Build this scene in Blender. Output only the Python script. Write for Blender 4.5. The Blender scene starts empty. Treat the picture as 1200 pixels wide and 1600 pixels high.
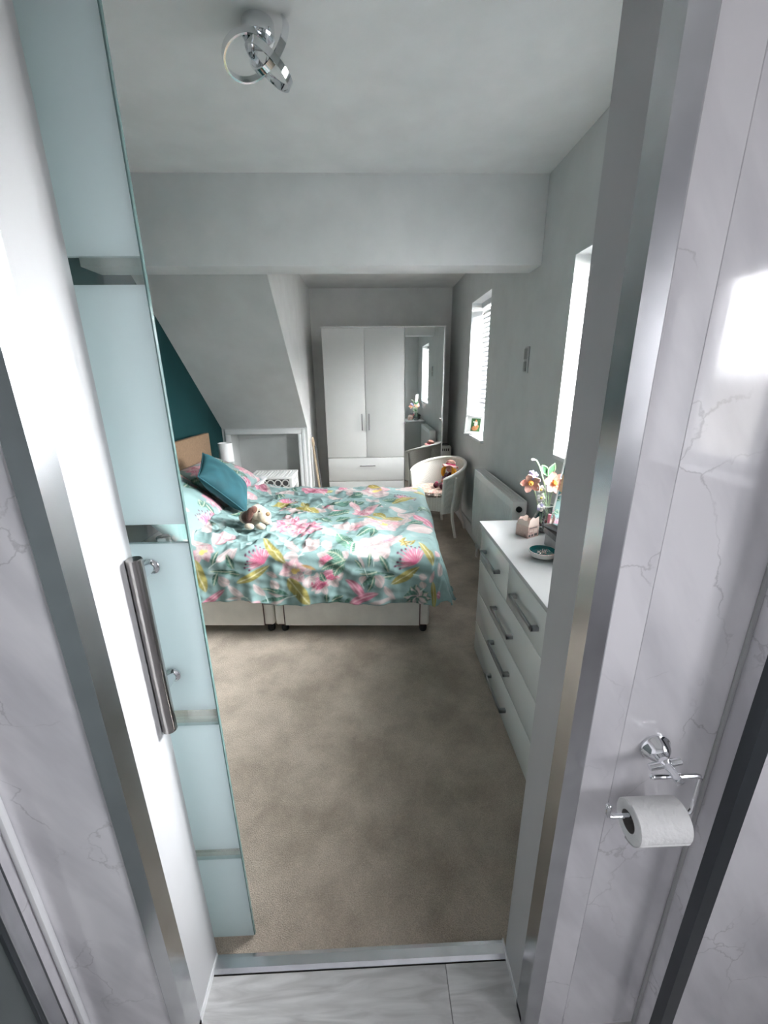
import bpy, bmesh, math, random
import numpy as np
from mathutils import Vector, Matrix, Euler

random.seed(7)
rng = np.random.default_rng(11)
scene = bpy.context.scene
COL = scene.collection
PI = math.pi

# ------------------------------------------------------------------ camera
CAM_Z = 1.5
cam_data = bpy.data.cameras.new('camera')
cam_data.sensor_fit = 'VERTICAL'
cam_data.sensor_height = 36.0
cam_data.lens = 647.0 / 1600.0 * 36.0
cam_data.clip_start = 0.01
cam = bpy.data.objects.new('camera', cam_data)
COL.objects.link(cam)
R = ((0.99931254, 0.02161649, 0.03011943),
     (-0.03529225, 0.30586615, 0.95142018),
     (-0.01135386, 0.9518291, -0.30641877))      # columns: right, up, forward
cam.matrix_world = Matrix(((R[0][0], R[0][1], -R[0][2], 0.0),
                           (R[1][0], R[1][1], -R[1][2], 0.0),
                           (R[2][0], R[2][1], -R[2][2], CAM_Z),
                           (0, 0, 0, 1)))
scene.camera = cam

# ------------------------------------------------------------------ sky, window portals, exposure
SKY = 100.0
world = bpy.data.worlds.new('overcast_sky')
scene.world = world
world.use_nodes = True
bgn = world.node_tree.nodes['Background']
bgn.inputs['Color'].default_value = (0.93, 0.965, 1.0, 1)
bgn.inputs['Strength'].default_value = SKY
# white overcast above the horizon, duller ground below it
wn, wl = world.node_tree.nodes, world.node_tree.links
wtc = wn.new('ShaderNodeTexCoord'); wsep = wn.new('ShaderNodeSeparateXYZ'); wramp = wn.new('ShaderNodeValToRGB')
wl.new(wtc.outputs['Generated'], wsep.inputs[0])
wmap = wn.new('ShaderNodeMapRange'); wmap.inputs['From Min'].default_value = -1; wmap.inputs['From Max'].default_value = 1
wl.new(wsep.outputs['Z'], wmap.inputs['Value']); wl.new(wmap.outputs[0], wramp.inputs['Fac'])
wramp.color_ramp.elements[0].position = 0.49; wramp.color_ramp.elements[0].color = (0.24, 0.235, 0.22, 1)
wramp.color_ramp.elements[1].position = 0.51; wramp.color_ramp.elements[1].color = (0.98, 0.985, 1.0, 1)
wl.new(wramp.outputs[0], bgn.inputs['Color'])

def portal(name, loc, rot, sx, sy):
    d = bpy.data.lights.new(name, 'AREA')
    d.shape = 'RECTANGLE'; d.size = sx; d.size_y = sy
    d.cycles.is_portal = True
    o = bpy.data.objects.new(name, d); COL.objects.link(o)
    o.location = loc; o.rotation_euler = rot
    return o

# windows: y range, z range on the right-hand wall
WX = 0.99
W1 = (3.62, 4.28, 0.975, 2.17)
W2 = (1.35, 2.20, 1.10, 2.05)
BWX = 1.40
W3 = (-0.90, -0.08, 1.10, 1.95)         # bathroom, wall at x = BWX
for nm, w, x in (('daylight_portal', W1, 1.30), ('daylight_portal', W2, 1.30), ('daylight_portal', W3, BWX+0.27)):
    portal(nm, (x, (w[0]+w[1])/2, (w[2]+w[3])/2), (0, PI/2, 0), w[3]-w[2], w[1]-w[0])

vs = scene.view_settings
vs.view_transform = 'Standard'; vs.look = 'None'; vs.gamma = 1.0
vs.use_curve_mapping = False
vs.exposure = 1.55
scene.cycles.use_denoising = True
scene.cycles.max_bounces = 8
scene.cycles.diffuse_bounces = 5
scene.cycles.glossy_bounces = 4
scene.cycles.use_adaptive_sampling = True
scene.cycles.adaptive_threshold = 0.045
scene.cycles.transparent_max_bounces = 16
scene.cycles.caustics_reflective = False
scene.cycles.caustics_refractive = False
scene.cycles.sample_clamp_indirect = 6.0

# ------------------------------------------------------------------ materials
def new_mat(name):
    m = bpy.data.materials.new(name); m.use_nodes = True
    nt = m.node_tree
    return m, nt, nt.nodes, nt.links, nt.nodes['Principled BSDF']

def c4(c): return (c[0], c[1], c[2], 1.0)

def paint(name, col, rough=0.5, metal=0.0, var=0.04, scale=6.0, bump=0.0, bscale=120.0, coat=0.0, spec=0.5, sheen=0.0):
    """plain material with faint procedural tone variation and fine relief"""
    m, nt, N, L, P = new_mat(name)
    tc = N.new('ShaderNodeTexCoord')
    nz = N.new('ShaderNodeTexNoise'); nz.inputs['Scale'].default_value = scale; nz.inputs['Detail'].default_value = 3
    L.new(tc.outputs['Object'], nz.inputs['Vector'])
    cr = N.new('ShaderNodeValToRGB')
    cr.color_ramp.elements[0].position = 0.3; cr.color_ramp.elements[1].position = 0.7
    cr.color_ramp.elements[0].color = c4([max(0, v*(1-var)) for v in col])
    cr.color_ramp.elements[1].color = c4([min(1, v*(1+var)) for v in col])
    L.new(nz.outputs['Fac'], cr.inputs['Fac']); L.new(cr.outputs['Color'], P.inputs['Base Color'])
    P.inputs['Roughness'].default_value = rough; P.inputs['Metallic'].default_value = metal
    P.inputs['Specular IOR Level'].default_value = spec
    P.inputs['Coat Weight'].default_value = coat
    P.inputs['Coat Roughness'].default_value = 0.05
    P.inputs['Sheen Weight'].default_value = sheen
    if bump > 0:
        n2 = N.new('ShaderNodeTexNoise'); n2.inputs['Scale'].default_value = bscale; n2.inputs['Detail'].default_value = 4
        L.new(tc.outputs['Object'], n2.inputs['Vector'])
        b = N.new('ShaderNodeBump'); b.inputs['Strength'].default_value = bump; b.inputs['Distance'].default_value = 0.004
        L.new(n2.outputs['Fac'], b.inputs['Height']); L.new(b.outputs['Normal'], P.inputs['Normal'])
    return m

M = {}
M['wall'] = paint('grey_wall_paint', (0.60, 0.615, 0.61), 0.75, bump=0.08, bscale=90)
M['ceil'] = paint('white_ceiling_paint', (0.80, 0.81, 0.81), 0.8, bump=0.06, bscale=90)
M['alcove'] = paint('window_lit_wall_paint', (0.80, 0.80, 0.785), 0.75, bump=0.06, bscale=90)  # wall paint lightened, window light in the alcove put into the colour
M['teal'] = paint('teal_wall_paint', (0.003, 0.034, 0.037), 0.85, spec=0.25, bump=0.06, bscale=90)
M['gloss_white'] = paint('white_gloss_paint', (0.80, 0.81, 0.82), 0.22, var=0.02)
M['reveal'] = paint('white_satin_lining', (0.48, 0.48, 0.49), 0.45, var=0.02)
M['trim'] = paint('white_satin_trim', (0.74, 0.75, 0.75), 0.4, var=0.02)
M['chrome'] = paint('polished_chrome', (0.82, 0.83, 0.85), 0.07, 1.0, var=0.02)
M['alu'] = paint('brushed_aluminium', (0.62, 0.63, 0.65), 0.24, 1.0, var=0.06, scale=20)
M['steel'] = paint('satin_steel', (0.42, 0.40, 0.39), 0.22, 1.0, var=0.05)
M['handle'] = paint('satin_nickel', (0.36, 0.37, 0.38), 0.35, 1.0, var=0.04)
M['handle_dk'] = paint('dull_grey_metal', (0.16, 0.16, 0.16), 0.5, 0.6, var=0.04)
M['white_lam'] = paint('white_laminate', (0.64, 0.64, 0.625), 0.35, var=0.015)
M['white_hi'] = paint('white_high_gloss', (0.80, 0.815, 0.80), 0.08, var=0.015, coat=0.5)
M['dres_top'] = paint('white_matt_top', (0.50, 0.505, 0.505), 0.3, var=0.01)
M['rad'] = paint('white_enamel', (0.80, 0.80, 0.785), 0.3, var=0.02)
M['dark'] = paint('black_plastic', (0.012, 0.012, 0.013), 0.45)
M['dark_gap'] = paint('dark_grey_and_gap_shade', (0.10, 0.10, 0.10), 0.6)  # plain dark parts, and shade painted into the table and radiator gaps
M['divan'] = paint('cream_divan_damask', (0.72, 0.68, 0.63), 0.8, var=0.08, scale=9, bump=0.2, bscale=300)
M['piping'] = paint('dark_piping', (0.12, 0.07, 0.06), 0.8)
M['mattress'] = paint('white_ticking', (0.7, 0.7, 0.68), 0.9)
M['headboard'] = paint('tan_felt', (0.165, 0.105, 0.062), 0.95, var=0.15, scale=60, bump=0.3, bscale=500)
M['lampshade'] = paint('white_fabric_shade', (0.80, 0.81, 0.81), 0.9, var=0.02, bump=0.1, bscale=400)
M['white_wood'] = paint('white_painted_wood', (0.78, 0.78, 0.76), 0.5, var=0.03)
M['sheet'] = paint('white_board', (0.62, 0.63, 0.63), 0.7)
M['wood'] = paint('pale_beech_wood', (0.40, 0.31, 0.21), 0.5, var=0.15, scale=15)
M['paper'] = paint('tissue_paper', (0.86, 0.86, 0.85), 0.95, var=0.02, bump=0.9, bscale=70)
M['core'] = paint('grey_card_core', (0.20, 0.19, 0.18), 0.95)
M['cream_plush'] = paint('cream_plush', (0.50, 0.42, 0.32), 0.95, var=0.15, scale=80, bump=1.0, bscale=400, sheen=0.4)
M['brown_plush'] = paint('brown_plush', (0.10, 0.035, 0.022), 0.95, var=0.2, scale=60, bump=0.8, bscale=400, sheen=0.3)
M['nose'] = paint('tan_plush_nose', (0.22, 0.14, 0.075), 0.9, var=0.2, scale=80)
M['black_bead'] = paint('black_bead', (0.01, 0.01, 0.01), 0.2)
M['green_edge'] = paint('green_glass_edge', (0.13, 0.21, 0.20), 0.12, var=0.03)
M['tower'] = paint('ivory_plastic', (0.70, 0.70, 0.64), 0.35, var=0.02)
M['grey_box'] = paint('dark_grey_marbled_box', (0.12, 0.12, 0.125), 0.5, var=0.35, scale=40)
M['grey_side'] = paint('silver_grey_box', (0.36, 0.35, 0.36), 0.5, var=0.1, scale=30)
M['teal_dish'] = paint('teal_glazed_ceramic', (0.010, 0.13, 0.135), 0.2, coat=0.5)
M['white_dish'] = paint('white_glazed_ceramic', (0.75, 0.74, 0.70), 0.2)
M['silver'] = paint('silver_jewellery', (0.8, 0.78, 0.76), 0.2, 1.0)
M['pink_plastic'] = paint('pink_gloss_plastic', (0.75, 0.24, 0.30), 0.2)
M['red_plastic'] = paint('dark_red_gloss', (0.22, 0.01, 0.03), 0.25)
M['peach'] = paint('peach_crochet', (0.70, 0.32, 0.25), 0.95, var=0.12, scale=120, bump=0.7, bscale=500)
M['peach_lt'] = paint('pale_peach_crochet', (0.76, 0.46, 0.38), 0.95, var=0.1, scale=120, bump=0.7, bscale=500)
M['orange'] = paint('orange_crochet', (0.82, 0.30, 0.05), 0.95, var=0.15, scale=150, bump=0.8, bscale=500)
M['stem'] = paint('pale_green_yarn', (0.42, 0.56, 0.37), 0.95, var=0.15, scale=90, bump=0.6, bscale=500)
M['leaf_dk'] = paint('dark_green_crochet', (0.055, 0.16, 0.075), 0.95, var=0.2, scale=90, bump=0.6, bscale=500)
M['lilac'] = paint('lilac_yarn', (0.40, 0.38, 0.58), 0.95, var=0.3, scale=120, bump=0.7, bscale=500)
M['white_yarn'] = paint('white_yarn', (0.82, 0.80, 0.78), 0.95, var=0.08, scale=120, bump=0.7, bscale=500)
M['yellow_yarn'] = paint('yellow_yarn', (0.62, 0.50, 0.14), 0.95, var=0.1, scale=120)
M['pebble'] = paint('dark_glass_pebbles', (0.055, 0.055, 0.058), 0.2, var=0.6, scale=60)
M['skin'] = paint('doll_cloth_skin', (0.62, 0.30, 0.24), 0.9)
M['hair'] = paint('orange_wool_hair', (0.85, 0.36, 0.02), 0.95, var=0.3, scale=120, bump=0.9, bscale=300)
M['maroon'] = paint('maroon_velvet', (0.085, 0.008, 0.018), 0.85, var=0.3, scale=60)
M['hotpink'] = paint('pink_ribbon', (0.72, 0.05, 0.22), 0.6)
M['hat'] = paint('pink_felt_hat', (0.78, 0.42, 0.38), 0.95, var=0.1, scale=70)
M['hat_dk'] = paint('brown_pink_hat_crown', (0.42, 0.22, 0.18), 0.95, var=0.45, scale=70)
M['denim'] = paint('mauve_striped_fabric', (0.30, 0.19, 0.24), 0.9, var=0.5, scale=90)
M['photo_bg'] = paint('photo_green', (0.03, 0.085, 0.03), 0.4, var=0.4, scale=60)
M['photo_tan'] = paint('photo_tan', (0.30, 0.13, 0.055), 0.4, var=0.4, scale=80)
M['photo_white'] = paint('photo_white', (0.45, 0.42, 0.38), 0.4, var=0.15, scale=80)
M['photo_dark'] = paint('photo_dark', (0.12, 0.09, 0.06), 0.4, var=0.5, scale=80)
M['plate'] = paint('grey_plastic_plate', (0.30, 0.30, 0.29), 0.4)
M['plate_lt'] = paint('light_grey_plastic', (0.44, 0.45, 0.45), 0.4)
M['bracket'] = paint('grey_metal_bracket', (0.30, 0.29, 0.28), 0.4, 0.8)
M['slat'] = paint('white_blind_slat', (0.55, 0.56, 0.58), 0.45, var=0.01)
M['shower_dark'] = paint('dark_grey_profile', (0.05, 0.058, 0.065), 0.3, 0.4)
M['shower_panel'] = paint('smoked_grey_panel', (0.085, 0.10, 0.10), 0.25)

def glossy_mirror(name, col=(0.86, 0.88, 0.87)):
    m, nt, N, L, P = new_mat(name)
    P.inputs['Base Color'].default_value = c4(col); P.inputs['Metallic'].default_value = 1.0
    P.inputs['Roughness'].default_value = 0.015
    return m
M['mirror'] = glossy_mirror('mirror_glass')

def clear_glass(name, tint=(0.90, 0.96, 0.95), refl=0.08):
    """thin clear glass: light passes, the surface reflects by angle"""
    m, nt, N, L, P = new_mat(name)
    out = N['Material Output']; N.remove(P)
    tr = N.new('ShaderNodeBsdfTransparent'); tr.inputs['Color'].default_value = c4(tint)
    gl = N.new('ShaderNodeBsdfGlossy'); gl.inputs['Roughness'].default_value = 0.02
    fr = N.new('ShaderNodeLayerWeight'); fr.inputs['Blend'].default_value = 0.35
    ma = N.new('ShaderNodeMath'); ma.operation = 'MULTIPLY_ADD'; ma.inputs[1].default_value = 0.6; ma.inputs[2].default_value = refl
    mix = N.new('ShaderNodeMixShader')
    L.new(fr.outputs['Fresnel'], ma.inputs[0]); L.new(ma.outputs[0], mix.inputs['Fac'])
    L.new(tr.outputs[0], mix.inputs[1]); L.new(gl.outputs[0], mix.inputs[2])
    L.new(mix.outputs[0], out.inputs['Surface'])
    return m
M['glass'] = clear_glass('clear_glass')
M['window_glass'] = clear_glass('window_glass', (0.97, 0.98, 0.98), 0.03)
M['dimming_glass'] = clear_glass('dimming_bathroom_glass', (0.345, 0.345, 0.35), 0.03)  # grey tint added to cut the daylight let into the bathroom
M['vase_glass'] = clear_glass('vase_glass', (0.90, 0.93, 0.92), 0.12)

def frosted(name):
    m, nt, N, L, P = new_mat(name)
    out = N['Material Output']
    tc = N.new('ShaderNodeTexCoord'); nz = N.new('ShaderNodeTexNoise')
    nz.inputs['Scale'].default_value = 5; L.new(tc.outputs['Object'], nz.inputs['Vector'])
    cr = N.new('ShaderNodeValToRGB')
    cr.color_ramp.elements[0].color = (0.64, 0.725, 0.74, 1); cr.color_ramp.elements[1].color = (0.67, 0.755, 0.77, 1)
    L.new(nz.outputs['Fac'], cr.inputs['Fac']); L.new(cr.outputs['Color'], P.inputs['Base Color'])
    P.inputs['Roughness'].default_value = 0.12
    tl = N.new('ShaderNodeBsdfTranslucent'); tl.inputs['Color'].default_value = (0.74, 0.82, 0.83, 1)
    mix = N.new('ShaderNodeMixShader'); mix.inputs['Fac'].default_value = 0.5
    L.new(P.outputs[0], mix.inputs[1]); L.new(tl.outputs[0], mix.inputs[2]); L.new(mix.outputs[0], out.inputs['Surface'])
    return m
M['frost'] = frosted('frosted_glass')

def marble(name, off):
    m, nt, N, L, P = new_mat(name)
    tc = N.new('ShaderNodeTexCoord')
    mp = N.new('ShaderNodeMapping'); mp.inputs['Location'].default_value = off
    mp.inputs['Rotation'].default_value = (0.2, 0.5, 0.1)
    L.new(tc.outputs['Object'], mp.inputs['Vector'])
    wob = N.new('ShaderNodeTexNoise'); wob.inputs['Scale'].default_value = 9; wob.inputs['Detail'].default_value = 6
    L.new(mp.outputs[0], wob.inputs['Vector'])
    add = N.new('ShaderNodeMixRGB'); add.blend_type = 'LINEAR_LIGHT'; add.inputs['Fac'].default_value = 0.10
    L.new(mp.outputs[0], add.inputs[1]); L.new(wob.outputs['Color'], add.inputs[2])
    vo = N.new('ShaderNodeTexVoronoi'); vo.feature = 'DISTANCE_TO_EDGE'; vo.inputs['Scale'].default_value = 4.2
    L.new(add.outputs[0], vo.inputs['Vector'])
    vr = N.new('ShaderNodeValToRGB')
    vr.color_ramp.elements[0].position = 0.0; vr.color_ramp.elements[0].color = (1, 1, 1, 1)
    vr.color_ramp.elements[1].position = 0.012; vr.color_ramp.elements[1].color = (0, 0, 0, 1)
    L.new(vo.outputs['Distance'], vr.inputs['Fac'])
    # veins come and go
    gate = N.new('ShaderNodeTexNoise'); gate.inputs['Scale'].default_value = 7; gate.inputs['Detail'].default_value = 2
    L.new(mp.outputs[0], gate.inputs['Vector'])
    gr = N.new('ShaderNodeValToRGB'); gr.color_ramp.elements[0].position = 0.47; gr.color_ramp.elements[1].position = 0.62
    L.new(gate.outputs['Fac'], gr.inputs['Fac'])
    mul = N.new('ShaderNodeMath'); mul.operation = 'MULTIPLY'
    L.new(vr.outputs['Color'], mul.inputs[0]); L.new(gr.outputs['Color'], mul.inputs[1])
    mul2 = N.new('ShaderNodeMath'); mul2.operation = 'MULTIPLY'; mul2.inputs[1].default_value = 0.34
    L.new(mul.outputs[0], mul2.inputs[0])
    # soft slanting clouds
    mp2 = N.new('ShaderNodeMapping'); mp2.inputs['Scale'].default_value = (9, 9, 1.6); mp2.inputs['Rotation'].default_value = (0.3, 0.6, 0)
    L.new(mp.outputs[0], mp2.inputs['Vector'])
    cl = N.new('ShaderNodeTexNoise'); cl.inputs['Scale'].default_value = 1.0; cl.inputs['Detail'].default_value = 5
    L.new(mp2.outputs[0], cl.inputs['Vector'])
    cr = N.new('ShaderNodeValToRGB')
    cr.color_ramp.elements[0].position = 0.32; cr.color_ramp.elements[0].color = (0.60, 0.59, 0.62, 1)
    cr.color_ramp.elements[1].position = 0.60; cr.color_ramp.elements[1].color = (0.82, 0.805, 0.83, 1)
    L.new(cl.outputs['Fac'], cr.inputs['Fac'])
    mx = N.new('ShaderNodeMixRGB'); mx.inputs[2].default_value = (0.20, 0.19, 0.20, 1)
    L.new(mul2.outputs[0], mx.inputs['Fac']); L.new(cr.outputs['Color'], mx.inputs[1])
    L.new(mx.outputs[0], P.inputs['Base Color'])
    P.inputs['Roughness'].default_value = 0.10; P.inputs['Coat Weight'].default_value = 0.6; P.inputs['Coat Roughness'].default_value = 0.03
    return m
M['marble_a'] = marble('grey_marble_panel', (0.3, 0.1, 0.7))
M['marble_b'] = marble('grey_marble_panel_b', (2.3, 1.4, 0.2))

def carpet():
    m, nt, N, L, P = new_mat('beige_carpet')
    tc = N.new('ShaderNodeTexCoord')
    a = N.new('ShaderNodeTexNoise'); a.inputs['Scale'].default_value = 4.2; a.inputs['Detail'].default_value = 7; a.inputs['Roughness'].default_value = 0.62; a.inputs['Distortion'].default_value = 0.15
    b = N.new('ShaderNodeTexNoise'); b.inputs['Scale'].default_value = 420; b.inputs['Detail'].default_value = 3
    for n in (a, b): L.new(tc.outputs['Object'], n.inputs['Vector'])
    r1 = N.new('ShaderNodeValToRGB')
    r1.color_ramp.elements[0].position = 0.36; r1.color_ramp.elements[0].color = (0.44, 0.365, 0.295, 1)
    r1.color_ramp.elements[1].position = 0.64; r1.color_ramp.elements[1].color = (0.66, 0.56, 0.46, 1)
    r2 = N.new('ShaderNodeValToRGB')
    r2.color_ramp.elements[0].position = 0.3; r2.color_ramp.elements[0].color = (0.55, 0.55, 0.55, 1)
    r2.color_ramp.elements[1].position = 0.7; r2.color_ramp.elements[1].color = (1, 1, 1, 1)
    L.new(a.outputs['Fac'], r1.inputs['Fac']); L.new(b.outputs['Fac'], r2.inputs['Fac'])
    mx = N.new('ShaderNodeMixRGB'); mx.blend_type = 'MULTIPLY'; mx.inputs['Fac'].default_value = 0.8
    L.new(r1.outputs[0], mx.inputs[1]); L.new(r2.outputs[0], mx.inputs[2]); L.new(mx.outputs[0], P.inputs['Base Color'])
    bp = N.new('ShaderNodeBump'); bp.inputs['Strength'].default_value = 0.9; bp.inputs['Distance'].default_value = 0.006
    L.new(b.outputs['Fac'], bp.inputs['Height']); L.new(bp.outputs[0], P.inputs['Normal'])
    P.inputs['Roughness'].default_value = 1.0; P.inputs['Specular IOR Level'].default_value = 0.1; P.inputs['Sheen Weight'].default_value = 0.15
    return m
M['carpet'] = carpet()

def oak():
    m, nt, N, L, P = new_mat('grey_oak_laminate')
    tc = N.new('ShaderNodeTexCoord'); oi = N.new('ShaderNodeObjectInfo')
    mp = N.new('ShaderNodeMapping'); mp.inputs['Scale'].default_value = (1.6, 11, 1)
    ad = N.new('ShaderNodeVectorMath'); ad.operation = 'ADD'
    L.new(tc.outputs['Object'], ad.inputs[0]); L.new(oi.outputs['Random'], ad.inputs[1]); L.new(ad.outputs[0], mp.inputs['Vector'])
    nz = N.new('ShaderNodeTexNoise'); nz.inputs['Scale'].default_value = 3.2; nz.inputs['Detail'].default_value = 7; nz.inputs['Distortion'].default_value = 1.6
    L.new(mp.outputs[0], nz.inputs['Vector'])
    cr = N.new('ShaderNodeValToRGB')
    cr.color_ramp.elements[0].position = 0.3; cr.color_ramp.elements[0].color = (0.44, 0.43, 0.43, 1)
    cr.color_ramp.elements[1].position = 0.66; cr.color_ramp.elements[1].color = (0.66, 0.65, 0.645, 1)
    L.new(nz.outputs['Fac'], cr.inputs['Fac']); L.new(cr.outputs[0], P.inputs['Base Color'])
    P.inputs['Roughness'].default_value = 0.45
    return m
M['oak'] = oak()

def wicker():
    m, nt, N, L, P = new_mat('white_woven_fibre')
    tc = N.new('ShaderNodeTexCoord')
    mp = N.new('ShaderNodeMapping'); mp.inputs['Rotation'].default_value = (0.6, 0.3, 0.78)
    L.new(tc.outputs['Object'], mp.inputs['Vector'])
    ck = N.new('ShaderNodeTexChecker'); ck.inputs['Scale'].default_value = 130
    L.new(mp.outputs[0], ck.inputs['Vector'])
    ck.inputs['Color1'].default_value = (0.80, 0.78, 0.73, 1); ck.inputs['Color2'].default_value = (0.66, 0.64, 0.59, 1)
    L.new(ck.outputs['Color'], P.inputs['Base Color'])
    bp = N.new('ShaderNodeBump'); bp.inputs['Strength'].default_value = 0.5; bp.inputs['Distance'].default_value = 0.003
    L.new(ck.outputs['Fac'], bp.inputs['Height']); L.new(bp.outputs[0], P.inputs['Normal'])
    P.inputs['Roughness'].default_value = 0.6
    return m
M['wicker'] = wicker()
M['wicker_rim'] = paint('white_woven_rim', (0.80, 0.78, 0.73), 0.55, var=0.06, scale=160, bump=0.4, bscale=300)

def patterned(name, base, spots, scale, thr=0.55):
    m, nt, N, L, P = new_mat(name)
    tc = N.new('ShaderNodeTexCoord'); vo = N.new('ShaderNodeTexVoronoi'); vo.inputs['Scale'].default_value = scale
    L.new(tc.outputs['Object'], vo.inputs['Vector'])
    sep = N.new('ShaderNodeSeparateColor'); L.new(vo.outputs['Color'], sep.inputs[0])
    cr = N.new('ShaderNodeValToRGB'); cr.color_ramp.interpolation = 'CONSTANT'
    els = cr.color_ramp.elements
    els[0].position = 0; els[0].color = c4(base)
    els[1].position = thr; els[1].color = c4(spots[0])
    for i, s in enumerate(spots[1:]):
        e = els.new(thr + (1-thr)*(i+1)/len(spots)); e.color = c4(s)
    L.new(sep.outputs[0], cr.inputs['Fac']); L.new(cr.outputs[0], P.inputs['Base Color'])
    P.inputs['Roughness'].default_value = 0.9
    return m
M['seat_pad'] = patterned('pink_floral_seat_pad', (0.72, 0.47, 0.40), [(0.80, 0.66, 0.55), (0.60, 0.30, 0.26), (0.48, 0.42, 0.30)], 55, 0.45)
M['seat_frill'] = patterned('dark_crochet_frill', (0.16, 0.14, 0.12), [(0.62, 0.50, 0.42), (0.30, 0.26, 0.2)], 70, 0.55)
M['carton'] = patterned('printed_pink_carton', (0.62, 0.46, 0.40), [(0.66, 0.52, 0.46), (0.50, 0.34, 0.30)], 50, 0.6)
M['carton_in'] = paint('pale_card', (0.74, 0.62, 0.55), 0.8)
M['carton_green'] = paint('carton_green_print', (0.10, 0.30, 0.16), 0.6)
M['carton_red'] = paint('carton_red_print', (0.42, 0.06, 0.08), 0.6)
M['carton_dark'] = paint('carton_dark_print', (0.10, 0.09, 0.09), 0.6)

def velvet():
    m, nt, N, L, P = new_mat('teal_velvet')
    tc = N.new('ShaderNodeTexCoord')
    nz = N.new('ShaderNodeTexNoise'); nz.inputs['Scale'].default_value = 9; nz.inputs['Detail'].default_value = 5
    L.new(tc.outputs['Object'], nz.inputs['Vector'])
    cr = N.new('ShaderNodeValToRGB')
    cr.color_ramp.elements[0].position = 0.3; cr.color_ramp.elements[0].color = (0.004, 0.040, 0.050, 1)
    cr.color_ramp.elements[1].position = 0.7; cr.color_ramp.elements[1].color = (0.006, 0.062, 0.078, 1)
    L.new(nz.outputs['Fac'], cr.inputs['Fac']); L.new(cr.outputs[0], P.inputs['Base Color'])
    P.inputs['Roughness'].default_value = 0.85; P.inputs['Sheen Weight'].default_value = 0.18
    P.inputs['Sheen Tint'].default_value = (0.2, 0.75, 0.85, 1)
    return m
M['velvet'] = velvet()

def print_mat():
    m, nt, N, L, P = new_mat('floral_cotton_print')
    at = N.new('ShaderNodeAttribute'); at.attribute_name = 'print'
    L.new(at.outputs['Color'], P.inputs['Base Color'])
    tc = N.new('ShaderNodeTexCoord'); nz = N.new('ShaderNodeTexNoise'); nz.inputs['Scale'].default_value = 35; nz.inputs['Detail'].default_value = 4
    L.new(tc.outputs['Object'], nz.inputs['Vector'])
    bp = N.new('ShaderNodeBump'); bp.inputs['Strength'].default_value = 0.25; bp.inputs['Distance'].default_value = 0.006
    L.new(nz.outputs['Fac'], bp.inputs['Height']); L.new(bp.outputs[0], P.inputs['Normal'])
    P.inputs['Roughness'].default_value = 0.65; P.inputs['Specular IOR Level'].default_value = 0.35
    return m
M['print'] = print_mat()

# ------------------------------------------------------------------ geometry helpers
def BM(): return bmesh.new()

def box(bm, x0, x1, y0, y1, z0, z1, bev=0.0, seg=2, mat=None):
    vs_ = [bm.verts.new(p) for p in ((x0, y0, z0), (x1, y0, z0), (x1, y1, z0), (x0, y1, z0), (x0, y0, z1), (x1, y0, z1), (x1, y1, z1), (x0, y1, z1))]
    fs = [bm.faces.new([vs_[i] for i in q]) for q in ((3, 2, 1, 0), (4, 5, 6, 7), (0, 1, 5, 4), (1, 2, 6, 5), (2, 3, 7, 6), (3, 0, 4, 7))]
    newv = vs_
    if bev > 0:
        es = list({e for f in fs for e in f.edges})
        r = bmesh.ops.bevel(bm, geom=es, offset=bev, segments=seg, affect='EDGES', profile=0.5, clamp_overlap=True)
        newv = list({v for f in r['faces'] for v in f.verts} | {v for v in vs_ if v.is_valid})
    if mat is not None:
        for v in newv: v.co = mat @ v.co
    return newv

def tube(bm, pts, r, n=10, closed=False, cap=True, squash=None):
    pts = [Vector(p) for p in pts]
    k = len(pts)
    rs = r if isinstance(r, (list, tuple)) else [r]*k
    tang = []
    for i in range(k):
        if closed: t = pts[(i+1) % k]-pts[i-1]
        else: t = pts[min(i+1, k-1)]-pts[max(i-1, 0)]
        tang.append(t.normalized())
    ref = Vector((0, 0, 1)) if abs(tang[0].z) < 0.9 else Vector((1, 0, 0))
    nrm = (ref-tang[0]*ref.dot(tang[0])).normalized()
    rings = []
    for i in range(k):
        nrm = (nrm-tang[i]*nrm.dot(tang[i])).normalized()
        b = tang[i].cross(nrm)
        s = squash or (1, 1)
        rings.append([bm.verts.new(pts[i]+(nrm*math.cos(2*PI*j/n)*s[0]+b*math.sin(2*PI*j/n)*s[1])*rs[i]) for j in range(n)])
    for i in range(k if closed else k-1):
        a, b2 = rings[i], rings[(i+1) % k]
        for j in range(n): bm.faces.new((a[j], a[(j+1) % n], b2[(j+1) % n], b2[j]))
    if cap and not closed:
        bm.faces.new(rings[0][::-1]); bm.faces.new(rings[-1])
    return bm

def lathe(bm, prof, n=24, mat=None, cap0=True, cap1=True):
    rings = []
    for (r, z) in prof:
        rings.append([bm.verts.new((r*math.cos(2*PI*j/n), r*math.sin(2*PI*j/n), z)) for j in range(n)])
    for a, b in zip(rings[:-1], rings[1:]):
        for j in range(n): bm.faces.new((a[j], a[(j+1) % n], b[(j+1) % n], b[j]))
    if cap0: bm.faces.new(rings[0][::-1])
    if cap1: bm.faces.new(rings[-1])
    if mat is not None:
        for rg in rings:
            for v in rg: v.co = mat @ v.co
    return bm

def prism(bm, poly, fn, d0, d1):
    """extrude the 2-D polygon between depths d0 and d1; fn(u, v, d) -> xyz"""
    a = [bm.verts.new(fn(u, v, d0)) for u, v in poly]; b = [bm.verts.new(fn(u, v, d1)) for u, v in poly]
    k = len(poly)
    bm.faces.new(a[::-1]); bm.faces.new(b)
    for i in range(k): bm.faces.new((a[i], a[(i+1) % k], b[(i+1) % k], b[i]))
    bmesh.ops.recalc_face_normals(bm, faces=bm.faces[:])
    return bm

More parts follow.
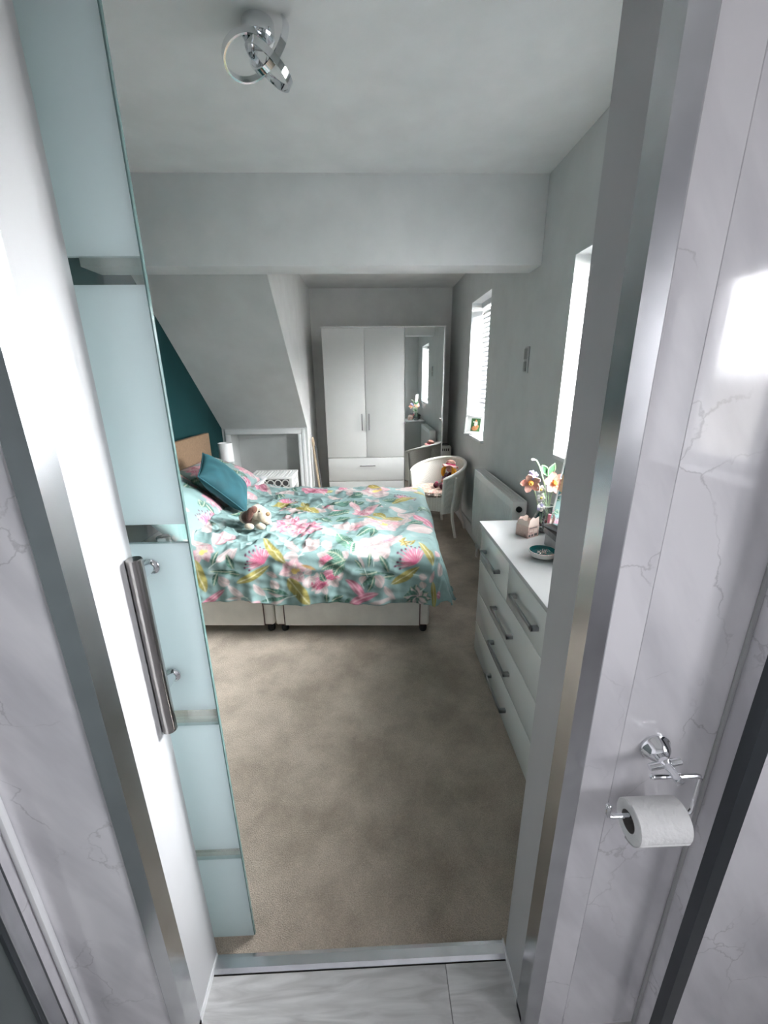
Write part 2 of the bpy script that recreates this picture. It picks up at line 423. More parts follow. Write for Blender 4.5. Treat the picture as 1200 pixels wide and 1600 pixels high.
def ball(bm, c, r, rot=None, u=16, v=10):
    if not isinstance(r, (list, tuple)): r = (r, r, r)
    mt = Matrix.Translation(Vector(c))
    if rot is not None: mt = mt @ (rot if isinstance(rot, Matrix) else Euler(rot).to_matrix().to_4x4())
    mt = mt @ Matrix.Diagonal((r[0], r[1], r[2], 1))
    bmesh.ops.create_uvsphere(bm, u_segments=u, v_segments=v, radius=1.0, matrix=mt)
    return bm

def obj(name, bm, mat, parent=None, smooth=35, recalc=True):
    if recalc: bmesh.ops.recalc_face_normals(bm, faces=bm.faces[:])
    me = bpy.data.meshes.new(name); bm.to_mesh(me); bm.free()
    mats = mat if isinstance(mat, (list, tuple)) else [mat]
    for m_ in mats: me.materials.append(M[m_] if isinstance(m_, str) else m_)
    if smooth:
        for p in me.polygons: p.use_smooth = True
        me.set_sharp_from_angle(angle=math.radians(smooth))
    o = bpy.data.objects.new(name, me); COL.objects.link(o)
    if parent is not None: o.parent = parent
    return o

def thing(name, label, cat, loc=(0, 0, 0), rotz=0.0, group=None):
    o = bpy.data.objects.new(name, None); COL.objects.link(o)
    o.empty_display_size = 0.05
    o.location = loc; o.rotation_euler = (0, 0, rotz)
    o['label'] = label; o['category'] = cat
    if group: o['group'] = group
    return o

def tag(o, label, cat, group=None):
    o['label'] = label; o['category'] = cat
    if group: o['group'] = group
    return o

def struct(o, label=None, cat=None):
    o['kind'] = 'structure'
    if label: o['label'] = label
    if cat: o['category'] = cat
    return o

def sbox(name, mat, *a, label=None, cat=None, bev=0.0, parent=None):
    bm = BM(); box(bm, *a, bev=bev)
    o = obj(name, bm, mat, parent, smooth=30)
    if parent is None: struct(o, label, cat)
    return o

def copy_part(src, parent, loc=(0, 0, 0), rot=(0, 0, 0)):
    c = src.copy(); COL.objects.link(c); c.parent = parent; c.location = loc; c.rotation_euler = rot
    return c

# ================================================================== SETTING: bedroom
XL, XR = -1.56, WX            # left (teal) wall and window wall
YD, YF = 0.72, 5.30           # door wall (bedroom face) and far wall
CH, CH2 = 2.53, 2.49          # ceilings before and behind the beam
YK, ZK = 4.48, 1.02           # knee wall under the roof slope
XC = -0.665                   # dormer cheek
YB0, YB1, ZB = 2.62, 2.81, 2.10

sbox('floor_bedroom', 'carpet', XL-0.1, XR+0.25, YD-0.005, YF+0.1, -0.05, 0.006, label='beige cut-pile carpet of the bedroom', cat='carpet')
sbox('ceiling_bedroom', 'ceil', XL-0.1, XR+0.25, YD-0.16, YB0+0.01, CH, CH+0.08, label='white bedroom ceiling in front of the beam', cat='ceiling')
sbox('ceiling_dormer', 'alcove', XL-0.1, XR+0.25, YB1-0.01, YF+0.1, CH2, CH2+0.08, label='low ceiling above the wardrobe alcove', cat='ceiling')
sbox('trim_beam', 'ceil', XL, XR, YB0, YB1, ZB, CH+0.02, bev=0.004, label='white boxed ceiling beam across the bedroom', cat='beam')
sbox('wall_left', 'teal', XL-0.1, XL, YD-0.1, YK+0.4, 0, CH+0.08, label='dark teal bedroom wall behind the headboard', cat='wall')
sbox('wall_far', 'alcove', XC-0.1, XR+0.25, YF, YF+0.1, 0, CH2+0.08, label='far alcove wall behind the wardrobe', cat='wall')

# window wall: masonry round two openings
def wall_with_holes(name, mat, x0, x1, ya, yb, za, zb, holes, label):
    bm = BM()
    ys = sorted({ya, yb, *[h[0] for h in holes], *[h[1] for h in holes]})
    for y0, y1 in zip(ys[:-1], ys[1:]):
        h = [q for q in holes if q[0] <= y0 and q[1] >= y1]
        if not h: box(bm, x0, x1, y0, y1, za, zb)
        else:
            box(bm, x0, x1, y0, y1, za, h[0][2]); box(bm, x0, x1, y0, y1, h[0][3], zb)
    bmesh.ops.remove_doubles(bm, verts=bm.verts[:], dist=1e-5)
    return struct(obj(name, bm, mat, smooth=0, recalc=False), label, 'wall')
wall_with_holes('wall_right', 'wall', XR, XR+0.22, YD-0.1, YF, 0, CH+0.08, [W1, W2], 'grey bedroom wall with the two windows')

# roof slope, dormer cheek, knee wall
bm = BM()
sl = (CH2-ZK)/(YK-2.79)
prism(bm, [(YK+0.02, ZK-0.02*sl), (2.79, CH2), (2.79+0.06, CH2+0.06), (YK+0.10, ZK-0.02*sl)], lambda u, v, d: (d, u, v), XL, XC-0.001)
struct(obj('ceiling_slope', bm, 'wall', smooth=0), 'sloping grey attic ceiling coming down behind the bed', 'ceiling')
bm = BM()
prism(bm, [(2.788, CH2), (YF, CH2), (YF, 0), (YK-0.001, 0), (YK-0.001, ZK-0.001)], lambda u, v, d: (d, u, v), XC-0.001, XC+0.002)
struct(obj('wall_dormer_cheek', bm, 'alcove', smooth=0), 'pale cheek wall of the dormer beside the sloping ceiling', 'wall')

# knee wall with the eaves hatch: reveal, architrave and set-back panel
hx0, hx1, hz0, hz1 = -1.47, -0.765, 0.10, 0.955
bm = BM()
box(bm, XL, hx0, YK, YK+0.26, 0, ZK); box(bm, hx1, XC-0.0012, YK, YK+0.26, 0, ZK)
box(bm, hx0, hx1, YK, YK+0.26, hz1, ZK); box(bm, hx0, hx1, YK, YK+0.26, 0, hz0)
struct(obj('wall_knee', bm, 'wall', smooth=0), 'low eaves wall below the sloping ceiling', 'wall')
hatch = struct(thing('door_2', 'grey eaves hatch with white frame behind the bed', 'hatch'))
bm = BM(); box(bm, hx0, hx1, YK+0.235, YK+0.26, hz0, hz1); obj('hatch_panel', bm, 'wall', hatch)
bm = BM(); box(bm, hx0, hx1, YK+0.222, YK+0.235, hz1-0.075, hz1-0.0, bev=0.004); obj('hatch_batten', bm, 'wall', hatch)
for a in ((hx0-0.055, hx1+0.055, hz1, hz1+0.055), (hx0-0.055, hx0, hz0, hz1), (hx1, hx1+0.035, hz0, hz1), (hx1+0.035, hx1+0.075, hz0, hz1+0.055)):
    bm = BM(); box(bm, a[0], a[1], YK-0.022, YK, a[2], a[3], bev=0.006); obj('architrave', bm, 'trim', hatch)

# skirting boards
for nm, a, lb in (('baseboard_right', (XR-0.018, XR, YD, YF, 0, 0.12), 'white skirting board along the window wall'),
                  ('baseboard_far', (XC, XR, YF-0.018, YF, 0, 0.12), 'white skirting board behind the wardrobe'),
                  ('baseboard_cheek', (XC, XC+0.016, YK, YF, 0, 0.12), 'white skirting board along the dormer cheek'),
                  ('baseboard_left', (XL, XL+0.016, YD, YK, 0, 0.12), 'white skirting board along the teal wall')):
    sbox(nm, 'trim', *a, bev=0.005, label=lb, cat='skirting board')

# windows: frame, panes, sill; blinds are things of their own
def window(name, label, w, x0, xo, mullion=True, glass='window_glass'):
    y0, y1, z0, z1 = w
    r = struct(thing(name, label, 'window'))
    fw = 0.055
    for a in ((y0, y0+fw, z0, z1), (y1-fw, y1, z0, z1), (y0+fw, y1-fw, z0, z0+fw), (y0+fw, y1-fw, z1-fw, z1)):
        bm = BM(); box(bm, x0, xo, a[0], a[1], a[2], a[3], bev=0.006); obj('frame_bar', bm, 'gloss_white', r)
    ps = [(y0+fw, y1-fw)]
    if mullion:
        ym = (y0+y1)/2
        bm = BM(); box(bm, x0, xo, ym-0.025, ym+0.025, z0+fw, z1-fw, bev=0.006); obj('mullion', bm, 'gloss_white', r)
        ps = [(y0+fw, ym-0.025), (ym+0.025, y1-fw)]
    for a in ps:
        bm = BM(); box(bm, x0+0.03, x0+0.038, a[0], a[1], z0+fw, z1-fw); obj('pane', bm, glass, r)
    return r
w1 = window('window_1', 'far bedroom window beside the wardrobe alcove', W1, XR+0.17, XR+0.22)
w2 = window('window_2', 'near bedroom window above the chest of drawers', W2, XR+0.17, XR+0.22)
for r, w in ((w1, W1), (w2, W2)):
    bm = BM(); box(bm, XR-(0.03 if r is w1 else 0.002), XR+0.17, w[0]-0.03 if r is w1 else w[0], w[1] + (0.03 if r is w1 else 0), w[2]-0.024, w[2]+0.001, bev=0.005)
    obj('sill', bm, 'gloss_white', r)
    bm = BM()                                     # white plaster reveals
    box(bm, XR-0.0005, XR+0.17, w[1]-0.004, w[1]+0.0, w[2], w[3]); box(bm, XR-0.0005, XR+0.17, w[0], w[0]+0.004, w[2], w[3])
    box(bm, XR-0.0005, XR+0.17, w[0], w[1], w[3]-0.004, w[3])
    obj('reveal_lining', bm, 'ceil', r, smooth=0)

def blind(label, w, tilt):
    y0, y1, z0, z1 = w[0]+0.012, w[1]-0.012, w[2]+0.02, w[3]-0.006
    xb = XR+0.115
    t = thing('venetian_blind', label, 'blind', (xb, (y0+y1)/2, z0), 0, 'white slatted window blinds')
    hw = (y1-y0)/2; H_ = z1-z0
    bm = BM(); box(bm, -0.028, 0.028, -hw, hw, H_-0.045, H_, bev=0.004); obj('headrail', bm, 'slat', t)
    bm = BM(); box(bm, -0.025, 0.025, -hw, hw, 0.0, 0.016, bev=0.003); obj('bottom_rail', bm, 'slat', t)
    bm = BM()
    # slightly crowned slat, tilted
    k = 5; rows = []
    for i in range(k):
        u = -0.025+0.05*i/(k-1); h = 0.003*(1-(2*i/(k-1)-1)**2)
        x, z = u*math.cos(tilt)-h*math.sin(tilt), u*math.sin(tilt)+h*math.cos(tilt)
        rows.append([(x, -hw, z), (x, hw, z)])
    top = [[bm.verts.new(p) for p in r_] for r_ in rows]
    bot = [[bm.verts.new((p[0], p[1], p[2]-0.0025)) for p in r_] for r_ in rows]
    for i in range(k-1):
        bm.faces.new((top[i][0], top[i+1][0], top[i+1][1], top[i][1])); bm.faces.new((bot[i][0], bot[i][1], bot[i+1][1], bot[i+1][0]))
    bm.faces.new((top[0][0], top[0][1], bot[0][1], bot[0][0])); bm.faces.new((top[-1][0], bot[-1][0], bot[-1][1], top[-1][1]))
    for e in (0, 1): bm.faces.new([top[i][e] for i in range(k)]+[bot[i][e] for i in range(k-1, -1, -1)])
    s0 = obj('slat', bm, 'slat', t)
    n = int((H_-0.07)/0.042)
    for i in range(n):
        z = 0.035+i*0.042
        if i == 0: s0.location = (0, 0, z)
        else: copy_part(s0, t, (0, 0, z))
    for f in (-0.72, 0.72):
        bm = BM(); tube(bm, [(-0.027, f*hw, 0.01), (-0.027, f*hw, H_-0.04)], 0.0012, 5); obj('ladder_cord', bm, 'slat', t)
    bm = BM(); tube(bm, [(-0.034, hw*0.86, H_-0.05), (-0.034, hw*0.86, H_*0.52)], 0.001, 5); lathe(bm, [(0.003, 0), (0.006, 0.004), (0.004, 0.035), (0.002, 0.04)], 8, Matrix.Translation((-0.034, hw*0.86, H_*0.49)))
    obj('pull_cord', bm, 'plate_lt', t)
    return t
blind('white slatted blind in the far window above the framed photo', W1, math.radians(58))
blind('white slatted blind in the near window above the chest of drawers', W2, math.radians(35))

# ================================================================== SETTING: doorway and bathroom
DX0, DX1, YB = -0.451, 0.344, 0.57       # opening edges, bathroom face of the wall
BXL, BXR, BYB, BCH = -0.675, BWX, -1.35, 2.42
BOX, BOY = 0.612, 0.502             # boxed-in pipe run right of the doorway
bm = BM()
box(bm, XL-0.1, DX0, YB+0.005, YD, 0, CH+0.08); box(bm, DX1, XR+0.25, YB+0.005, 0.698, 0, CH+0.08); box(bm, DX0, DX1, YB+0.005, YD, 2.06, CH+0.08)
struct(obj('wall_door', bm, 'wall', smooth=0), 'wall between bedroom and bathroom round the doorway', 'wall')
sbox('trim_1', 'reveal', DX0, DX0+0.004, YB-0.002, YD+0.004, 0, 2.06, label='bright white door lining left of the opening', cat='door lining')
sbox('trim_2', 'reveal', DX1-0.004, DX1, YB-0.002, 0.702, 0, 2.06, label='grey-white door lining right of the opening', cat='door lining')
sbox('trim_3', 'reveal', DX0+0.004, DX1-0.004, YB-0.002, YD+0.004, 2.056, 2.06, label='door lining overhead across the opening', cat='door lining')
for nm, xe, sg, lb in (('trim_4', DX0+0.004, -1, 'polished metal corner trim on the left door jamb'), ('trim_5', DX1-0.004, 1, 'polished metal corner trim on the right door jamb')):
    bm = BM()
    q = [(0, 0.030), (-0.0035, 0.030), (-0.0035, -0.0165), (0.030, -0.0165), (0.034, -0.0130), (0.034, -0.0105), (0.0, -0.0125)]
    prism(bm, [(xe+sg*u, YB+v) for u, v in q], lambda u, v, d: (u, v, d), 0.0, 2.06)
    struct(obj(nm, bm, 'alu', smooth=0), lb, 'trim')

def panel_run(parent, spans, fn, mat0, z1=BCH):
    for i, (a, b, pr) in enumerate(spans):
        bm = BM(); fn(bm, a+0.0002, b-0.0002, pr, z1)
        obj('panel', bm, mat0[i % len(mat0)], parent, smooth=30)
wf = struct(thing('wall_bathroom_front', 'glossy grey marble wall panels either side of the doorway', 'wall'))
def front(bm, a, b, pr, z1): box(bm, a, b, YB-0.010-pr, YB+0.004, -0.01, z1, bev=0.0005, seg=1)
panel_run(wf, [(DX1+0.012, 0.434, 0), (0.434, BOX, 0.0)], front, ['marble_a', 'marble_b'])
panel_run(wf, [(BXL, DX0-0.012, 0)], front, ['marble_b'])
bm = BM(); box(bm, BOX-0.007, BOX, YB-0.016, YB-0.010, 0, BCH, bev=0.002); obj('joint_strip', bm, 'plate_lt', wf)
bm = BM(); box(bm, BOX, BOX+0.010, BOY+0.004, YB+0.004, 0, BCH); obj('panel', bm, 'marble_a', wf, smooth=0)
for a, b, m_ in ((BOX+0.010, 0.90, 'marble_b'), (0.9015, 1.15, 'marble_a'), (1.1515, BXR, 'marble_b')):
    bm = BM(); box(bm, a, b, BOY, BOY+0.012, 0, BCH); obj('panel', bm, m_, wf, smooth=0)
bm = BM(); box(bm, -0.668, -0.656, YB-0.024, YB-0.010, 0, BCH, bev=0.004); obj('corner_bead', bm, 'gloss_white', wf)
bm = BM(); prism(bm, [(BOX-0.003, BOY+0.020), (BOX-0.003, BOY-0.003), (BOX+0.024, BOY-0.003), (BOX+0.024, BOY-0.0003), (BOX, BOY-0.0003), (BOX, BOY+0.020)], lambda u, v, d: (u, v, d), 0, BCH)
obj('corner_profile', bm, 'shower_dark', wf, smooth=0)
wr_ = struct(thing('wall_bathroom_right', 'marble panelled bathroom wall with small window, right of the camera', 'wall'))
bx = BXR
spans = [(0.528-0.29, 0.528), (0.528-0.58, 0.528-0.292), (0.528-0.87, 0.528-0.582), (0.528-1.16, 0.528-0.872), (BYB, 0.528-1.162)]
for i, (a, b) in enumerate(spans):
    bm = BM()
    ys = sorted({a, b, *[y for y in (W3[0], W3[1]) if a < y < b]})
    for y0, y1 in zip(ys[:-1], ys[1:]):
        if W3[0] <= y0 and y1 <= W3[1]:
            box(bm, bx, bx+0.06, y0, y1, -0.05, W3[2]); box(bm, bx, bx+0.06, y0, y1, W3[3], BCH)
        else: box(bm, bx, bx+0.06, y0, y1, -0.05, BCH)
    obj('panel', bm, ['marble_a', 'marble_b'][i % 2], wr_, smooth=0)
bm = BM(); box(bm, bx, bx+0.06, 0.528, YB+0.01, -0.05, BCH); obj('panel', bm, 'marble_b', wr_, smooth=0)
bm = BM()
for a in ((W3[0]-0.1, W3[0], W3[2]-0.1, W3[3]+0.1), (W3[1], W3[1]+0.1, W3[2]-0.1, W3[3]+0.1)): box(bm, bx+0.06, bx+0.2, *a)
for a in ((W3[0], W3[1], W3[2]-0.1, W3[2]), (W3[0], W3[1], W3[3], W3[3]+0.1)): box(bm, bx+0.06, bx+0.2, *a)
obj('window_reveal', bm, 'gloss_white', wr_, smooth=0)
w3 = window('window_3', 'small white bathroom window in the right-hand wall', W3, bx+0.15, bx+0.2, glass='dimming_glass')
sbox('wall_bathroom_left', 'marble_a', BXL-0.05, BXL, BYB, YB+0.004, -0.05, BCH, label='marble panelled bathroom wall at the left edge', cat='wall')
sbox('wall_bathroom_back', 'gloss_white', BXL-0.05, bx+0.06, BYB-0.05, BYB, -0.05, BCH, label='bathroom wall opposite the doorway', cat='wall')  # unseen wall, made white rather than marble to bounce more light
sbox('ceiling_bathroom', 'ceil', BXL-0.05, bx+0.06, BYB-0.05, YB+0.01, BCH, BCH+0.05, label='white bathroom ceiling', cat='ceiling')

# laminate floor of single planks
fl = struct(thing('floor_bathroom', 'grey oak laminate floor in front of the doorway', 'floor'))
sub = BM(); box(sub, BXL, bx+0.02, BYB, YD-0.01, -0.05, -0.012); obj('underlay', sub, 'dark_gap', fl)
row = 0; y1 = 0.683
while y1 > BYB:
    y0 = max(BYB, y1-0.192)
    xs = {0: [BXL, 0.172, bx], 1: [BXL, -0.30, bx], 2: [BXL, 0.45, bx]}[row % 3]
    for a, b in zip(xs[:-1], xs[1:]):
        if y1-y0 > 0.02:
            bm = BM(); box(bm, a+0.0006, b-0.0006, y0+0.0006, y1-0.0006, -0.011, 0.0, bev=0.0012, seg=1); obj('plank', bm, 'oak', fl)
    y1 -= 0.192; row += 1
sbox('trim_6', 'gloss_white', DX0+0.004, DX0+0.0075, YB-0.002, YD, 0, 0.02, label='white sealant line at the foot of the left lining', cat='trim')
sbox('trim_7', 'gloss_white', DX1-0.0075, DX1-0.004, YB-0.002, YD, 0, 0.02, label='white sealant line at the foot of the right lining', cat='trim')
bm = BM()
prism(bm, [(0.684, 0.0), (0.684, 0.003), (0.692, 0.010), (0.712, 0.012), (0.722, 0.008), (0.722, 0.0)], lambda u, v, d: (d, u, v), DX0+0.004, DX1-0.004)
struct(obj('trim_8', bm, 'alu', smooth=0), 'silver threshold strip between carpet and laminate', 'threshold')

# sliding glass door on the bedroom side
door = struct(thing('door_1', 'frosted glass sliding door with four clear stripes and steel bar handle', 'door', (-0.353, 0.757, 0.0)))
gw = 0.92; gt = 0.009
stripes = [(0.325, 0.362), (0.760, 0.803), (1.202, 1.241), (1.648, 1.688)]
zc = 0.014
for a, b in stripes+[(2.12, 2.12)]:
    bm = BM(); box(bm, -gw, -0.003, 0, gt, zc, a); obj('frosted_panel', bm, 'frost', door, smooth=0)
    if b > a:
        bm = BM(); box(bm, -gw, -0.003, 0, gt, a, b); obj('clear_stripe', bm, 'glass', door, smooth=0)
    zc = b
bm = BM(); box(bm, -0.003, 0, 0.0005, gt-0.0005, 0.014, 2.12, bev=0.0007, seg=1); obj('polished_edge', bm, 'green_edge', door)
for sg, yy in ((-1, 0.0), (1, gt)):
    hx = -0.080
    yb = yy+sg*0.052
    bm = BM(); lathe(bm, [(0.0125, 0.802), (0.014, 0.8035), (0.014, 1.1925), (0.0125, 1.194)], 28, Matrix.Translation((hx, yb, 0)))
    bar = obj('bar_handle', bm, 'steel', door)
    for z in (0.90, 1.155):
        bm = BM(); rot = Matrix.Translation((hx, yy, z)) @ Matrix.Rotation(PI/2*(1 if sg < 0 else -1), 4, 'X')
        lathe(bm, [(0.016, 0), (0.016, 0.004), (0.0135, 0.0065), (0.0095, 0.008), (0.0095, 0.05)], 20, rot); obj('standoff', bm, 'chrome', bar)
bm = BM(); box(bm, -1.0, 0.45, -0.012, 0.02, 2.13, 2.17, bev=0.003); obj('top_rail', bm, 'alu', door)
for x in (-0.75, -0.15):
    bm = BM(); box(bm, x-0.03, x+0.03, -0.004, gt+0.004, 2.07, 2.14, bev=0.003); obj('hanger_clamp', bm, 'alu', door)

# shower screen at the far left edge
t = thing('shower_screen', 'smoked grey shower screen with dark edge profile at the lower left', 'shower screen', (BXL+0.0005, 0.5, 0))
bm = BM(); box(bm, 0.0, 0.018, -0.018, 0.022, 0, 1.95, bev=0.003); obj('edge_profile', bm, 'shower_dark', t)
bm = BM(); box(bm, 0.018, 0.022, -0.012, 0.014, 0, 1.95, bev=0.001); obj('seal', bm, 'alu', t)
bm = BM(); box(bm, 0.004, 0.010, -0.75, -0.018, 0, 1.95); obj('panel', bm, 'shower_panel', t)

# ================================================================== printed cotton (colour written per vertex)
PAT = [["L",-1.337,0.112,-1.422,0.299,0.061,"W"],["L",-1.276,0.009,-1.407,0.046,0.068,"W"],["L",-1.347,-0.088,-1.312,-0.29,0.071,"O"],["L",-1.256,0.018,-1.18,0.15,0.136,"R"],["L",-1.22,-0.096,-1.143,-0.017,0.045,"W"],["L",-1.144,-0.082,-1.115,-0.01,0.039,"W"],["L",-1.243,-0.118,-1.22,-0.024,0.03,"G"],["L",-1.132,-0.14,-1.168,-0.053,0.04,"G"],["L",-1.12,-0.155,-1.262,-0.155,0.03,"G"],["L",-1.223,-0.169,-1.262,-0.252,0.033,"G"],["L",-1.095,-0.177,-1.156,-0.17,0.038,"G"],["L",-1.122,-0.229,-0.92,-0.115,0.048,"O"],["L",-0.832,-0.104,-0.983,0.071,0.058,"O"],["L",-1.164,-0.237,-1.227,-0.192,0.07,"W"],["L",-0.879,-0.181,-0.942,-0.162,0.034,"W"],["L",-0.872,-0.252,-0.915,-0.2,0.052,"W"],["L",-1.35,-0.383,-1.196,-0.271,0.042,"P"],["L",-1.085,-0.321,-1.175,-0.241,0.047,"W"],["L",-1.107,-0.336,-1.148,-0.383,0.024,"W"],["L",-1.1,-0.328,-1.198,-0.336,0.019,"W"],["L",-0.991,-0.344,-1.104,-0.367,0.045,"R"],["L",-0.959,-0.305,-1.02,-0.229,0.045,"W"],["L",-0.847,-0.282,-0.982,-0.26,0.027,"G"],["L",-0.827,-0.29,-0.913,-0.252,0.023,"G"],["L",-0.828,-0.298,-0.998,-0.344,0.022,"G"],["L",-0.842,-0.305,-0.943,-0.282,0.019,"W"],["L",-0.85,-0.313,-0.936,-0.352,0.019,"W"],["L",-0.826,-0.192,-0.702,-0.351,0.082,"O"],["L",-0.754,-0.039,-0.863,0.108,0.056,"W"],["L",-0.72,-0.025,-0.655,0.068,0.107,"W"],["L",-0.726,-0.018,-0.725,0.107,0.054,"W"],["L",-0.755,-0.061,-0.843,-0.075,0.05,"W"],["L",-0.729,-0.163,-0.68,-0.133,0.042,"W"],["L",-0.709,-0.252,-0.697,-0.177,0.06,"W"],["L",-0.654,-0.141,-0.746,-0.111,0.018,"B"],["L",-0.444,-0.04,-0.562,0.205,0.095,"F"],["L",-0.457,-0.047,-0.441,0.067,0.042,"F"],["L",-0.485,-0.083,-0.621,-0.141,0.063,"F"],["L",-0.498,-0.083,-0.601,-0.036,0.05,"F"],["L",-0.499,-0.112,-0.549,-0.185,0.054,"F"],["L",-0.598,-0.215,-0.629,-0.163,0.043,"F"],["L",-0.208,-0.171,-0.44,-0.141,0.01,"G"],["L",-0.353,-0.127,-0.348,-0.033,0.026,"G"],["L",-0.241,-0.156,-0.293,-0.055,0.034,"G"],["L",-0.314,-0.16,-0.424,-0.252,0.024,"G"],["L",-0.324,-0.178,-0.374,-0.275,0.031,"G"],["L",-0.208,-0.178,-0.268,-0.185,0.037,"G"],["L",-0.4,-0.134,-0.438,-0.083,0.028,"G"],["L",-0.301,-0.152,-0.414,-0.163,0.029,"G"],["L",-0.32,-0.09,-0.273,-0.026,0.047,"W"],["L",-0.28,-0.083,-0.243,-0.019,0.04,"W"],["L",-0.403,-0.23,-0.375,-0.178,0.048,"W"],["L",-0.282,-0.245,-0.335,-0.178,0.071,"W"],["L",-0.478,-0.076,-0.509,-0.04,0.042,"W"],["L",-0.38,-0.134,-0.424,-0.04,0.02,"W"],["L",-0.228,-0.23,-0.069,-0.123,0.057,"O"],["L",0.017,-0.12,-0.069,0.064,0.046,"O"],["L",-0.391,-0.305,-0.496,-0.2,0.051,"P"],["L",-0.468,-0.359,-0.303,-0.283,0.052,"P"],["L",-0.598,-0.344,-0.595,-0.29,0.034,"G"],["L",-0.571,-0.344,-0.504,-0.305,0.037,"G"],["L",-0.46,-0.321,-0.495,-0.351,0.022,"G"],["L",-0.268,-0.237,-0.208,-0.328,0.035,"W"],["L",-0.358,-0.344,-0.208,-0.321,0.023,"W"],["L",0.019,-0.208,0.037,-0.374,0.074,"O"],["L",-0.068,-0.178,-0.021,-0.186,0.037,"W"],["L",-0.04,-0.252,-0.054,-0.208,0.04,"W"],["L",-0.007,-0.215,0.031,-0.149,0.035,"R"],["L",0.034,-0.02,0.081,-0.077,0.046,"R"],["L",0.075,-0.283,0.137,-0.313,0.044,"P"],["L",0.138,-0.186,0.069,-0.113,0.061,"W"],["L",-0.18,0.028,-0.143,0.121,0.018,"Y"],["L",-0.186,0.065,-0.12,0.01,0.03,"Y"],["L",-0.175,-0.005,-0.096,0.083,0.028,"Y"],["L",-0.12,0.01,-0.088,0.101,0.015,"Y"],["L",-0.141,-0.016,-0.165,0.102,0.011,"Y"],["L",-0.509,-0.344,-0.64,-0.359,0.023,"G"],["L",-0.633,0.014,-0.583,0.049,0.091,"W"],["L",-0.776,1.114,-1.004,1.283,0.195,"P"],["L",-0.781,1.063,-0.927,1.339,0.064,"R"],["L",-1.122,0.726,-0.957,0.875,0.081,"O"],["L",-0.727,0.719,-0.545,0.867,0.129,"G"],["L",-0.466,0.522,-0.324,0.734,0.115,"R"],["L",-0.465,0.655,-0.558,0.868,0.062,"R"],["L",-0.673,0.525,-0.531,0.597,0.09,"G"],["L",-0.756,0.472,-0.621,0.402,0.062,"G"],["L",-0.601,0.418,-0.507,0.469,0.072,"G"],["L",-0.965,0.493,-0.834,0.583,0.079,"G"],["L",0.044,0.361,-0.077,0.535,0.105,"P"],["L",-0.132,0.238,0.038,0.297,0.142,"W"],["L",-0.118,0.347,-0.017,0.411,0.071,"G"],["L",-0.226,0.839,-0.029,0.998,0.08,"O"],["L",-0.25,0.651,-0.118,0.689,0.115,"W"],["L",-0.415,1.055,-0.532,1.162,0.148,"W"],["L",-0.387,1.03,-0.254,1.129,0.128,"W"],["L",-0.327,0.819,-0.436,0.958,0.074,"W"],["L",-0.696,1.139,-0.576,1.33,0.148,"W"],["L",-0.74,1.062,-0.615,0.914,0.085,"W"],["L",-1.041,1.068,-1.192,1.123,0.178,"W"],["L",-0.932,0.702,-0.74,0.581,0.108,"O"],["L",-0.995,0.663,-0.882,0.583,0.083,"W"],["L",-1.276,1.125,-1.531,1.475,0.104,"P"],["L",-1.22,1.072,-1.424,1.472,0.067,"W"],["L",-0.568,0.961,-0.469,1.057,0.102,"G"],["L",-0.303,0.863,-0.2,0.953,0.079,"G"],["L",-0.179,0.592,-0.101,0.499,0.078,"W"],["L",-0.574,0.213,-0.648,0.157,0.104,"W"],["L",-0.809,0.7,-0.877,0.509,0.069,"W"],["L",-0.059,1.205,-0.17,1.321,0.108,"W"],["L",-0.011,1.317,-0.138,1.44,0.11,"R"],["L",-0.612,0.336,-0.498,0.272,0.104,"W"],["L",-1.045,0.374,-0.885,0.216,0.054,"W"],["L",-0.456,0.272,-0.399,0.366,0.082,"W"],["L",-0.271,0.483,-0.355,0.595,0.069,"O"],["L",-0.461,0.468,-0.28,0.414,0.033,"O"],["L",-0.036,0.648,0.021,0.77,0.04,"G"],["L",-0.81,1.336,-0.704,1.423,0.105,"G"],["L",-0.674,1.422,-0.52,1.358,0.108,"G"],["L",-0.327,1.267,-0.434,1.386,0.1,"Y"],["L",-1.149,1.344,-1.023,1.172,0.051,"G"],["peach",-1.307,-0.045,0.07,0,0,"-"],["peach",-0.789,-0.148,0.08,0,0,"-"],["protea",-0.953,-0.104,0.11,2.3,0,"-"],["bud",-0.652,-0.222,0.04,0,0,"-"],["bud",-0.59,-0.076,0.04,0,0,"-"],["bud",-0.57,-0.192,0.045,0,0,"-"],["bud",-0.626,-0.237,0.042,0,0,"-"],["protea",-0.095,-0.105,0.11,2.2,0,"-"],["bloom",-0.336,0.029,0.13,0,0,"-"],["bloom",-0.248,0.084,0.11,0,0,"-"],["bloom",-0.402,0.012,0.09,0,0,"-"],["artichoke",-0.079,-0.313,0.08,0,0,"-"],["protea",-1.044,0.81,0.1,1.2,0,"-"],["protea",-0.136,0.929,0.1,1.2,0,"-"],["bud",-0.685,0.727,0.045,0,0,"-"],["bud",-0.618,0.781,0.045,0,0,"-"],["dahlia",-0.89,0.323,0.15,0,0,"-"],["dahlia",-0.759,0.26,0.13,0,0,"-"],["peach",-0.279,0.348,0.12,0,0,"-"],["bloom",-0.204,0.38,0.08,0,0,"-"],["bloom",-0.345,0.382,0.07,0,0,"-"],["dahlia",-0.438,0.615,0.08,0,0,"-"],["peach",-0.368,1.212,0.13,0,0,"-"],["dahlia",-0.878,1.224,0.1,0,0,"-"],["bloom",-0.448,0.303,0.08,0,0,"-"]]
RES = 0.003
S0, S1, T0, T1 = -1.80, 0.50, -0.55, 1.85
TEAL = np.array((0.195, 0.293, 0.286))
